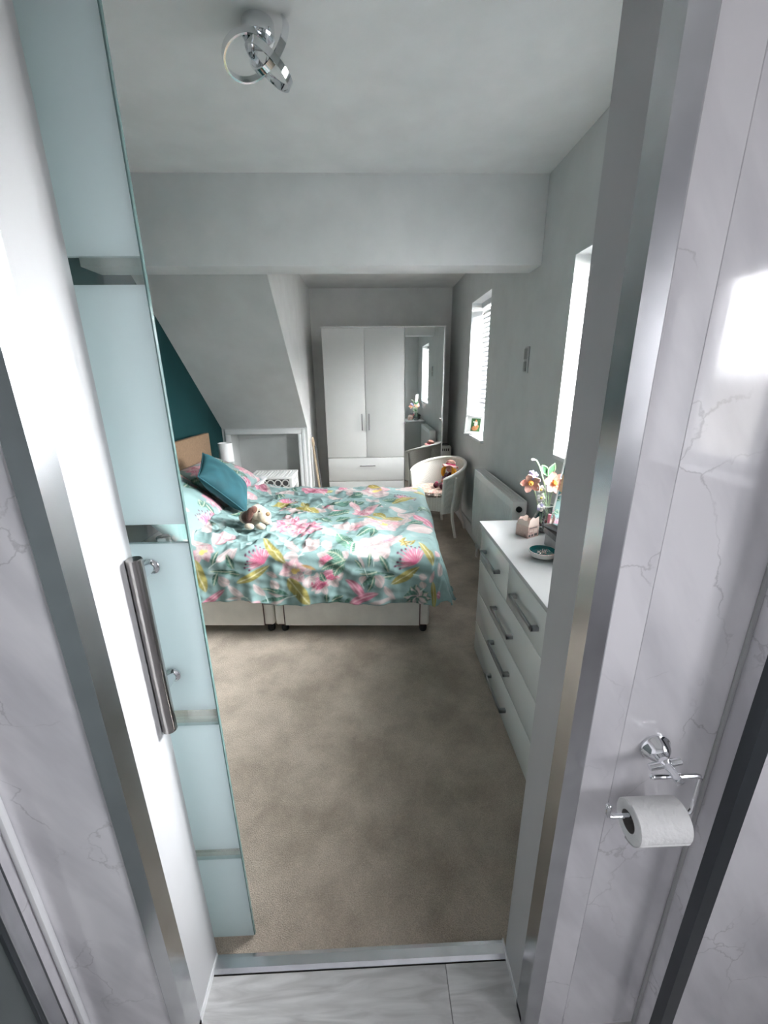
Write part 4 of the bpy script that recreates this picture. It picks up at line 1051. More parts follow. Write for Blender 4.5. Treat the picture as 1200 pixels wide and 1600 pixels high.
# ================================================================== woven tub chair, seat pad and rag doll
CH_LOC, CH_ROT = (0.655, 4.03, 0.006), math.radians(-56)
chair = thing('tub_chair', 'white woven tub armchair beyond the foot of the bed', 'chair', CH_LOC, CH_ROT)
phi0 = math.radians(118)
def rim_z(f): return 0.715-0.125*abs(f)**1.7
def wallp(f, z, off=0.0):
    a = f*phi0; zz = (z-0.24)/0.48
    r = 0.235+0.055*zz+off
    fx = 1.0+0.04*abs(f)
    return Vector((math.sin(a)*r*fx, math.cos(a)*r, z))
nf, nz_ = 60, 12
def shell(bm, off):
    g = []
    for i in range(nf+1):
        f = -1+2*i/nf
        g.append([bm.verts.new(wallp(f, 0.24+(rim_z(f)-0.24)*j/nz_, off)) for j in range(nz_+1)])
    for i in range(nf):
        for j in range(nz_): bm.faces.new((g[i][j], g[i+1][j], g[i+1][j+1], g[i][j+1]))
    return g
bm = BM(); g0 = shell(bm, 0.0); g1 = shell(bm, -0.012)
for i in range(nf):
    for j in (0, nz_): bm.faces.new((g0[i][j], g0[i+1][j], g1[i+1][j], g1[i][j]))
for i in (0, nf):
    for j in range(nz_): bm.faces.new((g0[i][j], g0[i][j+1], g1[i][j+1], g1[i][j]))
obj('woven_shell', bm, 'wicker', chair)
bm = BM()
pts = [wallp(-1, 0.24+(rim_z(-1)-0.24)*j/8, -0.006) for j in range(8)]+[wallp(-1+2*i/50, rim_z(-1+2*i/50), -0.006) for i in range(51)]+[wallp(1, 0.24+(rim_z(1)-0.24)*j/8, -0.006) for j in range(7, -1, -1)]
tube(bm, pts, 0.0155, 10); obj('rim', bm, 'wicker_rim', chair)
bm = BM(); tube(bm, [wallp(-1+2*i/40, 0.245, -0.006) for i in range(41)], 0.011, 8); obj('lower_band', bm, 'wicker_rim', chair)
bm = BM()                                                     # curved front apron
a0 = wallp(-1, 0.24); a1 = wallp(1, 0.24); rows = []
for i in range(13):
    f = i/12; x = a0.x+(a1.x-a0.x)*f; y = a0.y-0.09*math.sin(PI*f)
    rows.append([bm.verts.new((x, y, 0.26)), bm.verts.new((x, y, 0.40)), bm.verts.new((x, y+0.012, 0.40)), bm.verts.new((x, y+0.012, 0.26))])
for a, b in zip(rows[:-1], rows[1:]):
    for j in range(4): bm.faces.new((a[j], b[j], b[(j+1) % 4], a[(j+1) % 4]))
bm.faces.new(rows[0]); bm.faces.new(rows[-1][::-1]); obj('front_apron', bm, 'wicker', chair)
bm = BM(); poly = [wallp(-1+2*i/30, 0.39, -0.014) for i in range(31)]+[Vector((a1.x-(a1.x-a0.x)*i/10*0.98, a1.y-0.085*math.sin(PI*i/10), 0)) for i in range(1, 10)]
prism(bm, [(q.x, q.y) for q in poly], lambda u, v, d: (u, v, d), 0.385, 0.402); obj('seat', bm, 'wicker', chair)
for f, sp in ((-0.80, 1), (0.80, 1), (-0.28, 1), (0.28, 1)):
    q = wallp(f, 0.60 if abs(f) > .5 else 0.66, 0.012); b = wallp(f, 0.27, 0.008); d = Vector((b.x, b.y, 0)).normalized()
    bm = BM(); tube(bm, [q, b, b+d*0.012+Vector((0, 0, -0.10)), Vector((b.x, b.y, 0))+d*0.060], [0.012, 0.015, 0.015, 0.013], 10); obj('leg', bm, 'wicker_rim', chair)

pad = thing('seat_pad', 'pink patterned seat pad with dark frill on the tub chair', 'cushion', (CH_LOC[0], CH_LOC[1], 0.412), CH_ROT)
bm = BM(); lathe(bm, [(0.10, 0.0), (0.195, 0.0), (0.210, 0.018), (0.203, 0.040), (0.15, 0.052), (0.0, 0.056)], 40, Matrix.Translation((0, -0.03, 0)), cap1=False); obj('pad_top', bm, 'seat_pad', pad)
bm = BM(); n = 120; r0 = []
for z, rr in ((0.036, 0.204), (0.018, 0.222), (-0.002, 0.216)):
    r0.append([bm.verts.new(((rr+0.006*math.sin(i*PI/2.5))*math.cos(2*PI*i/n), -0.03+(rr+0.006*math.sin(i*PI/2.5))*math.sin(2*PI*i/n), z)) for i in range(n)])
for a, b in zip(r0[:-1], r0[1:]):
    for i in range(n): bm.faces.new((a[i], b[i], b[(i+1) % n], a[(i+1) % n]))
obj('frill', bm, 'seat_frill', pad)

doll = thing('rag_doll', 'rag doll with orange wool hair and pink brimmed hat, sitting in the tub chair', 'doll', (0.765, 3.985, 0.470), math.radians(-52))
bm = BM(); tube(bm, [(0, 0.03, 0.0), (0, 0.03, 0.05), (0, 0.035, 0.11), (0, 0.04, 0.145)], [0.050, 0.048, 0.034, 0.014], 14); obj('body', bm, 'maroon', doll)
bm = BM(); ball(bm, (0, 0.03, 0.185), (0.044, 0.040, 0.047)); hd = obj('head', bm, 'skin', doll)
for sx in (-1, 1):
    bm = BM(); ball(bm, (sx*0.015, -0.007, 0.190), (0.005, 0.003, 0.006), u=8, v=6); obj('eye', bm, 'black_bead', hd)
bm = BM(); ball(bm, (0, -0.011, 0.178), 0.005, u=8, v=6); obj('nose', bm, 'skin', hd)
bm = BM(); tube(bm, [(-0.012, -0.006, 0.166), (0, -0.009, 0.163), (0.012, -0.006, 0.166)], 0.0018, 6); obj('mouth', bm, 'hotpink', hd)
bm = BM(); ball(bm, (0, 0.042, 0.195), (0.049, 0.040, 0.050)); obj('hair', bm, 'hair', doll)
for sx in (-1, 1):
    bm = BM()
    for k in range(7):
        o_ = (random.uniform(-.012, .012), random.uniform(-.012, .012))
        tube(bm, [(sx*0.042+o_[0]*.4, 0.02+o_[1], 0.200), (sx*0.066+o_[0], 0.012+o_[1], 0.165), (sx*0.066+o_[0], 0.008+o_[1], 0.125), (sx*0.060+o_[0], 0.006+o_[1], 0.095)], [0.009, 0.013, 0.013, 0.006], 7)
    obj('pigtail', bm, 'hair', doll)
hm = Matrix.Translation((0, 0.030, 0.210)) @ Matrix.Rotation(math.radians(-14), 4, 'X')
bm = BM(); lathe(bm, [(0.047, 0.0), (0.048, 0.018), (0.040, 0.040), (0.020, 0.051), (0.002, 0.053)], 24, hm); hat = obj('hat_crown', bm, 'hat_dk', doll)
bm = BM(); n = 40; rg = []
for r_, z_ in ((0.044, 0.004), (0.062, -0.002), (0.080, -0.010)):
    rg.append([bm.verts.new(hm @ Vector((r_*math.cos(2*PI*i/n), r_*math.sin(2*PI*i/n), z_+(r_-0.044)*0.28*math.sin(i*2*PI/n*5)))) for i in range(n)])
for a, b in zip(rg[:-1], rg[1:]):
    for i in range(n): bm.faces.new((a[i], b[i], b[(i+1) % n], a[(i+1) % n]))
o = obj('hat_brim', bm, 'hat', doll); o.modifiers.new('thickness', 'SOLIDIFY').thickness = 0.004
bm = BM(); lathe(bm, [(0.0485, 0.003), (0.050, 0.008), (0.0485, 0.014)], 24, hm, cap0=False, cap1=False); obj('hat_band', bm, 'hotpink', hat)
for sx in (-1, 1):
    bm = BM(); tube(bm, [(sx*0.036, 0.03, 0.125), (sx*0.060, 0.0, 0.085), (sx*0.030, -0.045, 0.065)], [0.016, 0.015, 0.012], 10); arm = obj('arm', bm, 'denim', doll)
    bm = BM(); ball(bm, (sx*0.024, -0.055, 0.063), 0.015, u=10, v=8); obj('hand', bm, 'skin', arm)
    bm = BM(); tube(bm, [(sx*0.022, 0.01, 0.022), (sx*0.034, -0.05, 0.024), (sx*0.040, -0.105, 0.024)], [0.022, 0.020, 0.017], 10); leg = obj('leg', bm, 'denim', doll)
    bm = BM(); ball(bm, (sx*0.041, -0.128, 0.030), (0.022, 0.030, 0.028)); obj('shoe', bm, 'maroon', leg)
    bm = BM(); ball(bm, (sx*0.041, -0.118, 0.056), (0.016, 0.009, 0.007)); obj('bow', bm, 'hotpink', leg)
bm = BM(); lathe(bm, [(0.075, 0.0), (0.062, 0.035), (0.046, 0.06)], 24, Matrix.Translation((0, 0.02, 0.003)), cap1=False); obj('skirt', bm, 'maroon', doll)

# ================================================================== radiator
t = thing('radiator', 'white panel radiator with top grille under the wall between the windows', 'radiator', (0.91, 2.87, 0.0))
ry0, ry1, rz0, rz1 = -0.475, 0.485, 0.185, 0.777
bm = BM(); box(bm, -0.045, -0.031, ry0+0.004, ry1-0.004, rz0, rz1-0.004, bev=0.005)
for i in range(28):
    y = ry0+0.04+i*(ry1-ry0-0.08)/27
    box(bm, -0.0465, -0.044, y-0.005, y+0.005, rz0+0.04, rz1-0.05, bev=0.001, seg=1)
obj('front_panel', bm, 'rad', t)
bm = BM(); box(bm, 0.028, 0.042, ry0+0.004, ry1-0.004, rz0, rz1-0.004, bev=0.005); obj('back_panel', bm, 'rad', t)
for y in (ry0, ry1-0.004):
    bm = BM(); box(bm, -0.046, 0.043, y, y+0.004, rz0+0.01, rz1, bev=0.0015, seg=1); obj('end_panel', bm, 'rad', t)
bm = BM(); box(bm, -0.028, 0.026, ry0+0.01, ry1-0.01, rz0+0.06, rz1-0.06); obj('gap_shade_fins', bm, 'dark_gap', t)  # fins as one dark block, shade between the grille bars painted in
bm = BM()
for a in ((-0.046, -0.034), (0.031, 0.043)): box(bm, a[0], a[1], ry0, ry1, rz1-0.006, rz1, bev=0.0015, seg=1)
for i in range(74):
    y = ry0+0.006+i*0.01285; box(bm, -0.034, 0.031, y, y+0.0055, rz1-0.005, rz1-0.0008)
for x in (-0.016, 0.010): box(bm, x, x+0.004, ry0, ry1, rz1-0.005, rz1-0.0005)
obj('top_grille', bm, 'rad', t, smooth=0)
bm = BM(); lathe(bm, [(0.010, 0), (0.010, 0.012), (0.018, 0.014), (0.018, 0.026), (0.012, 0.028)], 16, Matrix.Translation((-0.012, ry0, rz1-0.045)) @ Matrix.Rotation(PI/2, 4, 'X')); obj('air_vent_plug', bm, 'dark', t)
for y in (ry0+0.05, ry1-0.05):
    bm = BM(); tube(bm, [(-0.0, y, 0.006), (0.0, y, rz0+0.01)], 0.0085, 10); pp = obj('pipe', bm, 'rad', t)
    bm = BM(); lathe(bm, [(0.012, 0.09), (0.019, 0.095), (0.019, 0.135), (0.012, 0.14)], 14, Matrix.Translation((0, y, 0))); obj('valve', bm, 'white_lam', pp)
bm = BM()
for y in (ry0+0.2, ry1-0.2): box(bm, 0.042, 0.0799, y-0.015, y+0.015, rz0+0.1, rz1-0.12)
obj('wall_bracket', bm, 'rad', t)

# wall plate between the windows
t = thing('wall_plate', 'grey two-part plastic switch plate between the two windows', 'wall plate', (XR, 2.71, 1.60))
bm = BM(); box(bm, -0.010, 0, -0.032, 0.032, -0.078, 0.078, bev=0.003); obj('backplate', bm, 'plate_lt', t)
for z0, z1 in ((-0.068, -0.008), (0.004, 0.068)):
    bm = BM(); box(bm, -0.018, -0.010, -0.022, 0.022, z0, z1, bev=0.004); obj('switch', bm, 'plate', t)

# framed photo on the far sill
t = thing('photo_frame', 'white framed photograph standing on the far window sill', 'photo frame', (0.992, 3.985, W1[2]+0.001), math.radians(-38))
tm = Matrix.Rotation(math.radians(-11), 4, 'X')
fw, fh = 0.095, 0.185
for a in ((-fw, fw, 0.0, 0.018), (-fw, fw, fh-0.018, fh), (-fw, -fw+0.018, 0.018, fh-0.018), (fw-0.018, fw, 0.018, fh-0.018)):
    bm = BM(); box(bm, a[0], a[1], -0.014, 0.0, a[2], a[3], bev=0.003, mat=tm); obj('frame_bar', bm, 'white_lam', t)
bm = BM(); box(bm, -fw+0.018, fw-0.018, -0.008, -0.002, 0.018, fh-0.018, mat=tm); obj('mount', bm, 'white_lam', t)
ph = BM(); box(ph, -0.030, 0.062, -0.0095, -0.008, 0.034, fh-0.030, mat=tm); ph_o = obj('photo', ph, 'photo_bg', t)
bm = BM()
ball(bm, (0.018, -0.0096, 0.105), (0.018, 0.0008, 0.034), u=14, v=8); 
for v in bm.verts: v.co = tm @ v.co
obj('printed_figure', bm, 'photo_white', ph_o)
bm = BM()
for c, r_ in (((0.010, -0.0098, 0.062), (0.034, 0.0008, 0.022)), ((0.035, -0.0098, 0.080), (0.016, 0.0008, 0.014))): ball(bm, c, r_, u=14, v=8)
for v in bm.verts: v.co = tm @ v.co
obj('printed_tan_patch', bm, 'photo_tan', ph_o)
bm = BM(); ball(bm, (0.018, -0.0099, 0.132), (0.010, 0.0008, 0.012), u=12, v=8)
for v in bm.verts: v.co = tm @ v.co
obj('printed_face', bm, 'photo_tan', ph_o)
bm = BM(); box(bm, -0.012, 0.012, 0.0, 0.004, 0.0, 0.13, mat=Matrix.Translation((0, 0.048, 0)) @ Matrix.Rotation(math.radians(17), 4, 'X')); obj('strut', bm, 'white_lam', t)

# ================================================================== chest of drawers
t = thing('chest_of_drawers', 'white high-gloss chest of drawers right of the doorway', 'chest of drawers', (0.785, 1.575, 0.006))
dz = -0.006
bm = BM(); box(bm, -0.193, 0.195, -0.445, 0.445, 0.0, 0.759); obj('carcass', bm, 'white_lam', t)
bm = BM(); box(bm, -0.221, 0.200, -0.462, 0.458, 0.759, 0.779, bev=0.002); obj('top', bm, 'dres_top', t)
def grip(bm, yc, z):
    hl = 0.122
    x1 = -0.210
    box(bm, x1-0.030, x1-0.022, yc-hl, yc+hl, z-0.008, z+0.008, bev=0.0015)
    for s in (-1, 1): box(bm, x1-0.030, x1, yc+s*hl-(0.018 if s > 0 else 0), yc+s*hl+(0.018 if s < 0 else 0), z-0.008, z+0.008, bev=0.0015)
for (y0, y1, z0, z1) in ((0.002, 0.445, 0.566, 0.752), (-0.445, -0.002, 0.566, 0.752), (-0.445, 0.445, 0.378, 0.562), (-0.445, 0.445, 0.190, 0.374), (-0.445, 0.445, 0.004, 0.186)):
    bm = BM(); box(bm, -0.210, -0.193, y0, y1, z0, z1, bev=0.002); d = obj('drawer', bm, 'white_hi', t)
    bm = BM(); grip(bm, (y0+y1)/2, (z0+z1)/2-0.004 if z0 > 0.1 else 0.085); obj('handle', bm, 'handle', d)
ZD = 0.785+0.0005

# things on the chest
t = thing('open_carton', 'small pink printed carton with torn-up flaps on the chest of drawers', 'box', (0.735, 1.815, ZD), math.radians(28))
cw, chh = 0.036, 0.056
bm = BM()
for a in ((-cw, cw, -cw, -cw+0.002), (-cw, cw, cw-0.002, cw), (-cw, -cw+0.002, -cw, cw), (cw-0.002, cw, -cw, cw)): box(bm, *a, 0, chh)
box(bm, -cw, cw, -cw, cw, 0, 0.002); box(bm, -cw+.002, cw-.002, -cw+.002, cw-.002, 0.03, 0.034); obj('carton_body', bm, 'carton', t)
for i, (ang, hgt) in enumerate(((0, 0.040), (PI/2, 0.030), (PI, 0.044), (3*PI/2, 0.018))):
    mt = Matrix.Rotation(ang, 4, 'Z') @ Matrix.Translation((0, cw-0.002, chh)) @ Matrix.Rotation(math.radians(18-9*i), 4, 'X')
    bm = BM(); prism(bm, [(-cw*.95, 0), (cw*.95, 0), (cw*.8, hgt*0.7), (cw*.3, hgt), (-cw*.2, hgt*.8), (-cw*.85, hgt*.95)], lambda u, v, d: mt @ Vector((u, d, v)), 0, 0.0012); obj('flap', bm, 'carton_in', t)
for x0, x1, z0, z1, m_ in ((-0.030, -0.018, 0.006, 0.016, 'carton_dark'), (-0.012, 0.0, 0.006, 0.016, 'carton_dark'), (0.008, 0.026, 0.006, 0.018, 'carton_dark'), (-0.030, 0.024, 0.046, 0.050, 'carton_dark'), (-0.028, -0.004, 0.028, 0.038, 'carton_in'), (0.002, 0.024, 0.026, 0.040, 'carton_in')):
    bm = BM(); box(bm, x0, x1, -cw-0.0006, -cw+0.0004, z0, z1); obj('printed_mark', bm, m_, t)
for y0, y1, z0, z1, m_ in ((-0.028, -0.002, 0.004, 0.022, 'carton_green'), (-0.026, 0.018, 0.028, 0.044, 'carton_red')):
    bm = BM(); box(bm, cw-0.0004, cw+0.0006, y0, y1, z0, z1); obj('printed_mark', bm, m_, t)

vx, vy = 0.835, 1.865
t = thing('glass_vase', 'round clear glass vase holding crocheted flowers on the chest of drawers', 'vase', (vx, vy, ZD))
pv = [(0.036, 0.0), (0.050, 0.012), (0.056, 0.040), (0.050, 0.075), (0.034, 0.105), (0.030, 0.118), (0.036, 0.132), (0.0335, 0.132), (0.0275, 0.118), (0.031, 0.105), (0.047, 0.075), (0.053, 0.040), (0.047, 0.014), (0.030, 0.004)]
bm = BM(); lathe(bm, pv, 32); obj('vase_body', bm, 'vase_glass', t)
bm = BM(); tube(bm, [(0.0348*math.cos(2*PI*i/28), 0.0348*math.sin(2*PI*i/28), 0.132) for i in range(28)], 0.0016, 6, closed=True); obj('lip', bm, 'white_dish', t)
bm = BM()
for i in range(46):
    a, rr, z = random.uniform(0, 2*PI), 0.040*math.sqrt(random.random()), 0.012+0.052*random.random()
    ball(bm, (rr*math.cos(a), rr*math.sin(a), z), (random.uniform(.006, .010), random.uniform(.006, .010), random.uniform(.005, .007)), (random.random()*3, random.random()*3, 0), u=8, v=6)
o = obj('pebble_filling', bm, 'pebble'); o.location = (vx, vy, ZD); o['kind'] = 'stuff'; tag(o, 'dark glass pebbles filling the clear vase', 'pebbles')

def along(p0, p1, bend, k=8):
    p0, p1, b = Vector(p0), Vector(p1), Vector(bend)
    return [p0.lerp(p1, i/(k-1))+b*math.sin(PI*i/(k-1)) for i in range(k)]
def petal(bm, base, dirv, nrm, L_, W_, cup=0.25, k=7, m_=5):
    base, d, n_ = Vector(base), Vector(dirv).normalized(), Vector(nrm).normalized()
    n_ = (n_-d*n_.dot(d)).normalized(); s = d.cross(n_)
    g = []
    for side in (0.0, -0.0022):
        rows = []
        for i in range(k):
            a = i/(k-1); w = W_*(0.25+0.95*math.sin(PI*min(1, a*0.92+0.04))**0.7)/1.2*0.5
            if i == k-1: w *= 0.45
            rows.append([bm.verts.new(base+d*(a*L_)+s*(w*(2*j/(m_-1)-1))+n_*(cup*L_*a*a*0.6+0.12*W_*(2*j/(m_-1)-1)**2+side)) for j in range(m_)])
        g.append(rows)
    for q, rows in enumerate(g):
        for a, b in zip(rows[:-1], rows[1:]):
            for j in range(m_-1):
                f = (a[j], a[j+1], b[j+1], b[j]); bm.faces.new(f if q == 0 else f[::-1])
    A, B = g
    for a, b in zip(range(k-1), range(1, k)):
        bm.faces.new((A[a][0], A[b][0], B[b][0], B[a][0])); bm.faces.new((A[a][-1], B[a][-1], B[b][-1], A[b][-1]))
    bm.faces.new((A[0][0], B[0][0], *[B[0][j] for j in range(1, m_)], *[A[0][j] for j in range(m_-1, 0, -1)]))
    bm.faces.new((*[A[-1][j] for j in range(m_)], *[B[-1][j] for j in range(m_-1, -1, -1)]))

def crochet_flower(label, head, face, n, L_, stem_from):
    t = thing('crochet_flower', label, 'flower', (vx, vy, ZD), 0, 'crocheted flowers in the vase')
    head = Vector(head)-Vector((vx, vy, ZD)); f = Vector(face).normalized()
    ref = Vector((0, 0, 1)); u = (ref-f*ref.dot(f)).normalized(); v = f.cross(u)
    bm = BM(); tube(bm, along(stem_from, head-f*0.012, (0.0, 0, 0.02)), 0.0032, 7); obj('stem', bm, 'stem', t)
    for i in range(n):
        a = 2*PI*i/n+0.3; d = u*math.cos(a)+v*math.sin(a)
        bm = BM(); petal(bm, head+d*0.004, d+f*0.25, f, L_, L_*0.74, 0.2); obj('petal', bm, 'peach' if i % 2 else 'peach_lt', t)
    bm = BM(); ball(bm, head+f*0.008, (0.013, 0.013, 0.013)); obj('flower_centre', bm, 'orange', t)
    bm = BM()
    for i in range(6):
        a = 2*PI*i/6; ball(bm, head+f*0.020+(u*math.cos(a)+v*math.sin(a))*0.007, 0.0026, u=6, v=5)
    obj('stamens', bm, 'yellow_yarn', t)
    return t
crochet_flower('peach crocheted flower hanging left of the glass vase', (0.748, 1.86, 1.030), (-0.35, -0.85, -0.15), 5, 0.046, (-0.012, 0, 0.03))
crochet_flower('large peach crocheted flower with orange centre beside the mirror', (0.850, 1.84, 1.030), (-0.10, -0.90, 0.25), 6, 0.052, (0.010, 0, 0.03))
t = thing('lavender_sprig', 'lilac crocheted lavender sprig in the vase, left of the leaves', 'flower', (vx, vy, ZD))
hp = (-0.082, -0.005, 0.285)
bm = BM(); tube(bm, along((-0.005, 0.01, 0.03), hp, (0.02, 0, 0.02)), 0.0026, 6); obj('stem', bm, 'stem', t)
bm = BM()
for i in range(26):
    ball(bm, (hp[0]+random.uniform(-.014, .014)+(i/26)*0.018, hp[1]+random.uniform(-.012, .012), hp[2]+0.012-i/26*0.045), 0.0068, u=8, v=6)
obj('blossom', bm, 'lilac', t)
t = thing('bud_stem', 'long pale green crocheted stem ending in a small bud', 'flower', (vx, vy, ZD))
pb = [(0.012, 0.0, 0.03), (0.004, 0, 0.12), (-0.022, 0, 0.24), (-0.050, 0, 0.315), (-0.070, 0, 0.348), (-0.084, 0, 0.352)]
bm = BM(); tube(bm, pb, [0.0035]*5+[0.003], 8); obj('stem', bm, 'stem', t)
bm = BM(); ball(bm, (-0.088, 0, 0.352), (0.010, 0.006, 0.006)); obj('bud', bm, 'white_yarn', t)
t = thing('leaf_sprig', 'dark green crocheted leaf sprig standing above the vase', 'flower', (vx, vy, ZD))
bm = BM(); tube(bm, [(0.015, 0.01, 0.03), (0.012, 0.01, 0.15), (0.0, 0.01, 0.255), (-0.004, 0.01, 0.285)], 0.003, 7); obj('stem', bm, 'stem', t)
for d, L_, b in (((-0.6, 0, 0.8), 0.060, (-0.004, 0.01, 0.275)), ((0.35, 0, 0.95), 0.065, (-0.002, 0.01, 0.270)), ((-0.9, -0.1, 0.2), 0.050, (0.002, 0.01, 0.17))):
    bm = BM(); petal(bm, b, d, (0.2, -1, 0.1), L_, L_*0.55, 0.12); lf = obj('leaf', bm, 'leaf_dk', t)
    dv = Vector(d).normalized(); s = dv.cross(Vector((0.2, -1, 0.1)).normalized()); bb = Vector(b)
    bm = BM(); tube(bm, [bb+s*0.002]+[bb+dv*(L_*a)+s*(L_*0.28*math.sin(PI*a))+Vector((0, -0.004, 0)) for a in (0.2, 0.4, 0.6, 0.8, 1.0)]+[bb+dv*(L_*a)-s*(L_*0.28*math.sin(PI*a))+Vector((0, -0.004, 0)) for a in (0.8, 0.6, 0.4, 0.2)], 0.0022, 6); obj('leaf_edging', bm, 'stem', lf)
for i, (q, lab) in enumerate((((-0.045, -0.02, 0.215), 'small white crocheted blossom with yellow heart, upper one in the vase'), ((-0.040, -0.02, 0.175), 'small white crocheted blossom with yellow heart, middle one in the vase'), ((-0.038, -0.025, 0.128), 'pale lilac crocheted blossom hanging over the vase rim'))):
    t = thing('crochet_blossom', lab, 'flower', (vx, vy, ZD), 0, 'small crocheted blossoms in the vase')
    bm = BM(); tube(bm, along((0, -0.005, 0.04), q, (0.015, 0, 0.02), 6), 0.0022, 6); obj('stem', bm, 'stem', t)
    for k in range(5):
        a = 2*PI*k/5; bm = BM(); ball(bm, (q[0]+0.012*math.cos(a), q[1]-0.004, q[2]+0.012*math.sin(a)), (0.009, 0.005, 0.009), u=9, v=6); obj('petal', bm, 'white_yarn' if i < 2 else ('lilac' if k % 2 else 'white_yarn'), t)
    bm = BM(); ball(bm, (q[0], q[1]-0.009, q[2]), 0.006, u=9, v=6); obj('flower_centre', bm, 'yellow_yarn' if i < 2 else 'white_yarn', t)

t = thing('trinket_dish', 'shallow teal ceramic dish with pale rim holding jewellery', 'dish', (0.704, 1.555, ZD))
bm = BM(); lathe(bm, [(0.026, 0.0), (0.048, 0.012), (0.056, 0.030), (0.0565, 0.034)], 36, cap1=False); lathe(bm, [(0.0565, 0.034), (0.053, 0.034)], 36, cap0=False, cap1=False); obj('outer_shell', bm, 'white_dish', t)
bm = BM(); lathe(bm, [(0.0565, 0.0335), (0.053, 0.033), (0.046, 0.018), (0.026, 0.008), (0.002, 0.007)], 36, cap0=False); obj('glazed_bowl', bm, 'teal_dish', t)
bm = BM()
for i in range(8):
    a, rr = random.uniform(0, 2*PI), random.uniform(0.004, 0.030); c = (rr*math.cos(a), rr*math.sin(a), 0.020+random.uniform(0, .008))
    tl = Euler((random.uniform(-.8, .8), random.uniform(-.8, .8), 0)).to_matrix()
    r_ = random.uniform(0.006, 0.010); tube(bm, [Vector(c)+tl @ Vector((r_*math.cos(2*PI*k/12), r_*math.sin(2*PI*k/12), 0)) for k in range(12)], 0.0014, 5, closed=True)
for i in range(14):
    a, rr = random.uniform(0, 2*PI), random.uniform(0.0, 0.030); ball(bm, (rr*math.cos(a), rr*math.sin(a), 0.016+random.uniform(0, .008)), 0.004, u=7, v=5)
o = obj('jewellery', bm, 'silver'); o.location = (0.704, 1.555, ZD); o['kind'] = 'stuff'; tag(o, 'silver rings and beads heaped in the teal dish', 'jewellery')

t = thing('keepsake_box', 'grey keepsake box with dark marbled lid under the dressing mirror', 'box', (0.845, 1.585, ZD))
bm = BM(); box(bm, -0.075, 0.085, -0.14, 0.115, 0.0, 0.058, bev=0.002); obj('box_body', bm, 'grey_side', t)
bm = BM(); box(bm, -0.081, 0.091, -0.146, 0.121, 0.056, 0.082, bev=0.003); obj('lid', bm, 'grey_box', t)
t = thing('dressing_mirror', 'small dressing mirror standing on the grey box beside the flowers', 'mirror', (0.820, 1.595, ZD+0.082), math.radians(-72))
mt = Matrix.Rotation(math.radians(-8), 4, 'X')
bm = BM(); box(bm, -0.115, 0.115, 0.0, 0.012, 0.0, 0.36, bev=0.001, seg=1, mat=mt); obj('back_board', bm, 'dark_gap', t)
bm = BM(); fr = 0.016; z0, z1, a = 0.004, 0.356, 0.113
ov = [(-a, -0.001, z0), (a, -0.001, z0), (a, -0.001, z1), (-a, -0.001, z1)]; iv = [(-a+fr, -0.006, z0+fr), (a-fr, -0.006, z0+fr), (a-fr, -0.006, z1-fr), (-a+fr, -0.006, z1-fr)]
O_ = [bm.verts.new(mt @ Vector(q)) for q in ov]; I_ = [bm.verts.new(mt @ Vector(q)) for q in iv]
for k in range(4): bm.faces.new((O_[k], O_[(k+1) % 4], I_[(k+1) % 4], I_[k]))
bm.faces.new(I_); obj('bevelled_mirror', bm, 'mirror', t, smooth=0, recalc=False)
bm = BM(); box(bm, -0.125, 0.125, -0.02, 0.035, -0.0, 0.012, bev=0.003); obj('stand_foot', bm, 'grey_side', t)
t = thing('lip_gloss', 'slim pink and dark red lip gloss tube beside the vase', 'lip gloss', (0.800, 1.738, ZD))
bm = BM(); lathe(bm, [(0.0085, 0), (0.009, 0.002), (0.009, 0.062), (0.0065, 0.064)], 16); obj('bottle', bm, 'red_plastic', t)
bm = BM(); lathe(bm, [(0.0088, 0.064), (0.0088, 0.122), (0.007, 0.127)], 16); obj('cap', bm, 'pink_plastic', t)

# ================================================================== ceiling light
lc = Vector((-0.312, 1.655, CH))
t = thing('ceiling_light', 'chrome ceiling light of three interlocked rings', 'ceiling light', lc)
bm = BM(); lathe(bm, [(0.046, 0.0), (0.048, -0.004), (0.048, -0.040), (0.043, -0.045), (0.0, -0.045)], 40, cap1=False); obj('ceiling_cup', bm, 'chrome', t)
vd = (Vector((-0.305, 1.60, 2.43))-Vector((0, 0, CAM_Z))).normalized()
rt_ = vd.cross(Vector((0, 0, 1))).normalized(); up_ = rt_.cross(vd)
def band_ring(center, nrm, R_, w=0.020, th=0.006):
    n_ = Vector(nrm).normalized(); a = n_.orthogonal().normalized(); b = n_.cross(a); c = Vector(center)-lc
    bm = BM(); n = 56; rg = []
    for (dr, dn) in ((-th/2, -w/2), (th/2, -w/2), (th/2, w/2), (-th/2, w/2)):
        rg.append([bm.verts.new(c+(a*math.cos(2*PI*i/n)+b*math.sin(2*PI*i/n))*(R_+dr)+n_*dn) for i in range(n)])
    for k in range(4):
        p_, q_ = rg[k], rg[(k+1) % 4]
        for i in range(n): bm.faces.new((p_[i], p_[(i+1) % n], q_[(i+1) % n], q_[i]))
    return obj('ring', bm, 'chrome', t)
band_ring((-0.354, 1.655, 2.448), vd*0.72+up_*0.64-rt_*0.26, 0.070)
band_ring((-0.283, 1.655, 2.478), rt_*0.72-up_*0.58+vd*0.36, 0.076)
band_ring((-0.287, 1.660, 2.431), rt_*0.55+up_*0.72+vd*0.30, 0.074)
bm = BM(); tube(bm, [(-0.018, 0.0, -0.044), (-0.022, 0.0, -0.085)], 0.005, 8); tube(bm, [(0.016, 0.0, -0.044), (0.018, 0.0, -0.06)], 0.005, 8); obj('support_rod', bm, 'chrome', t)

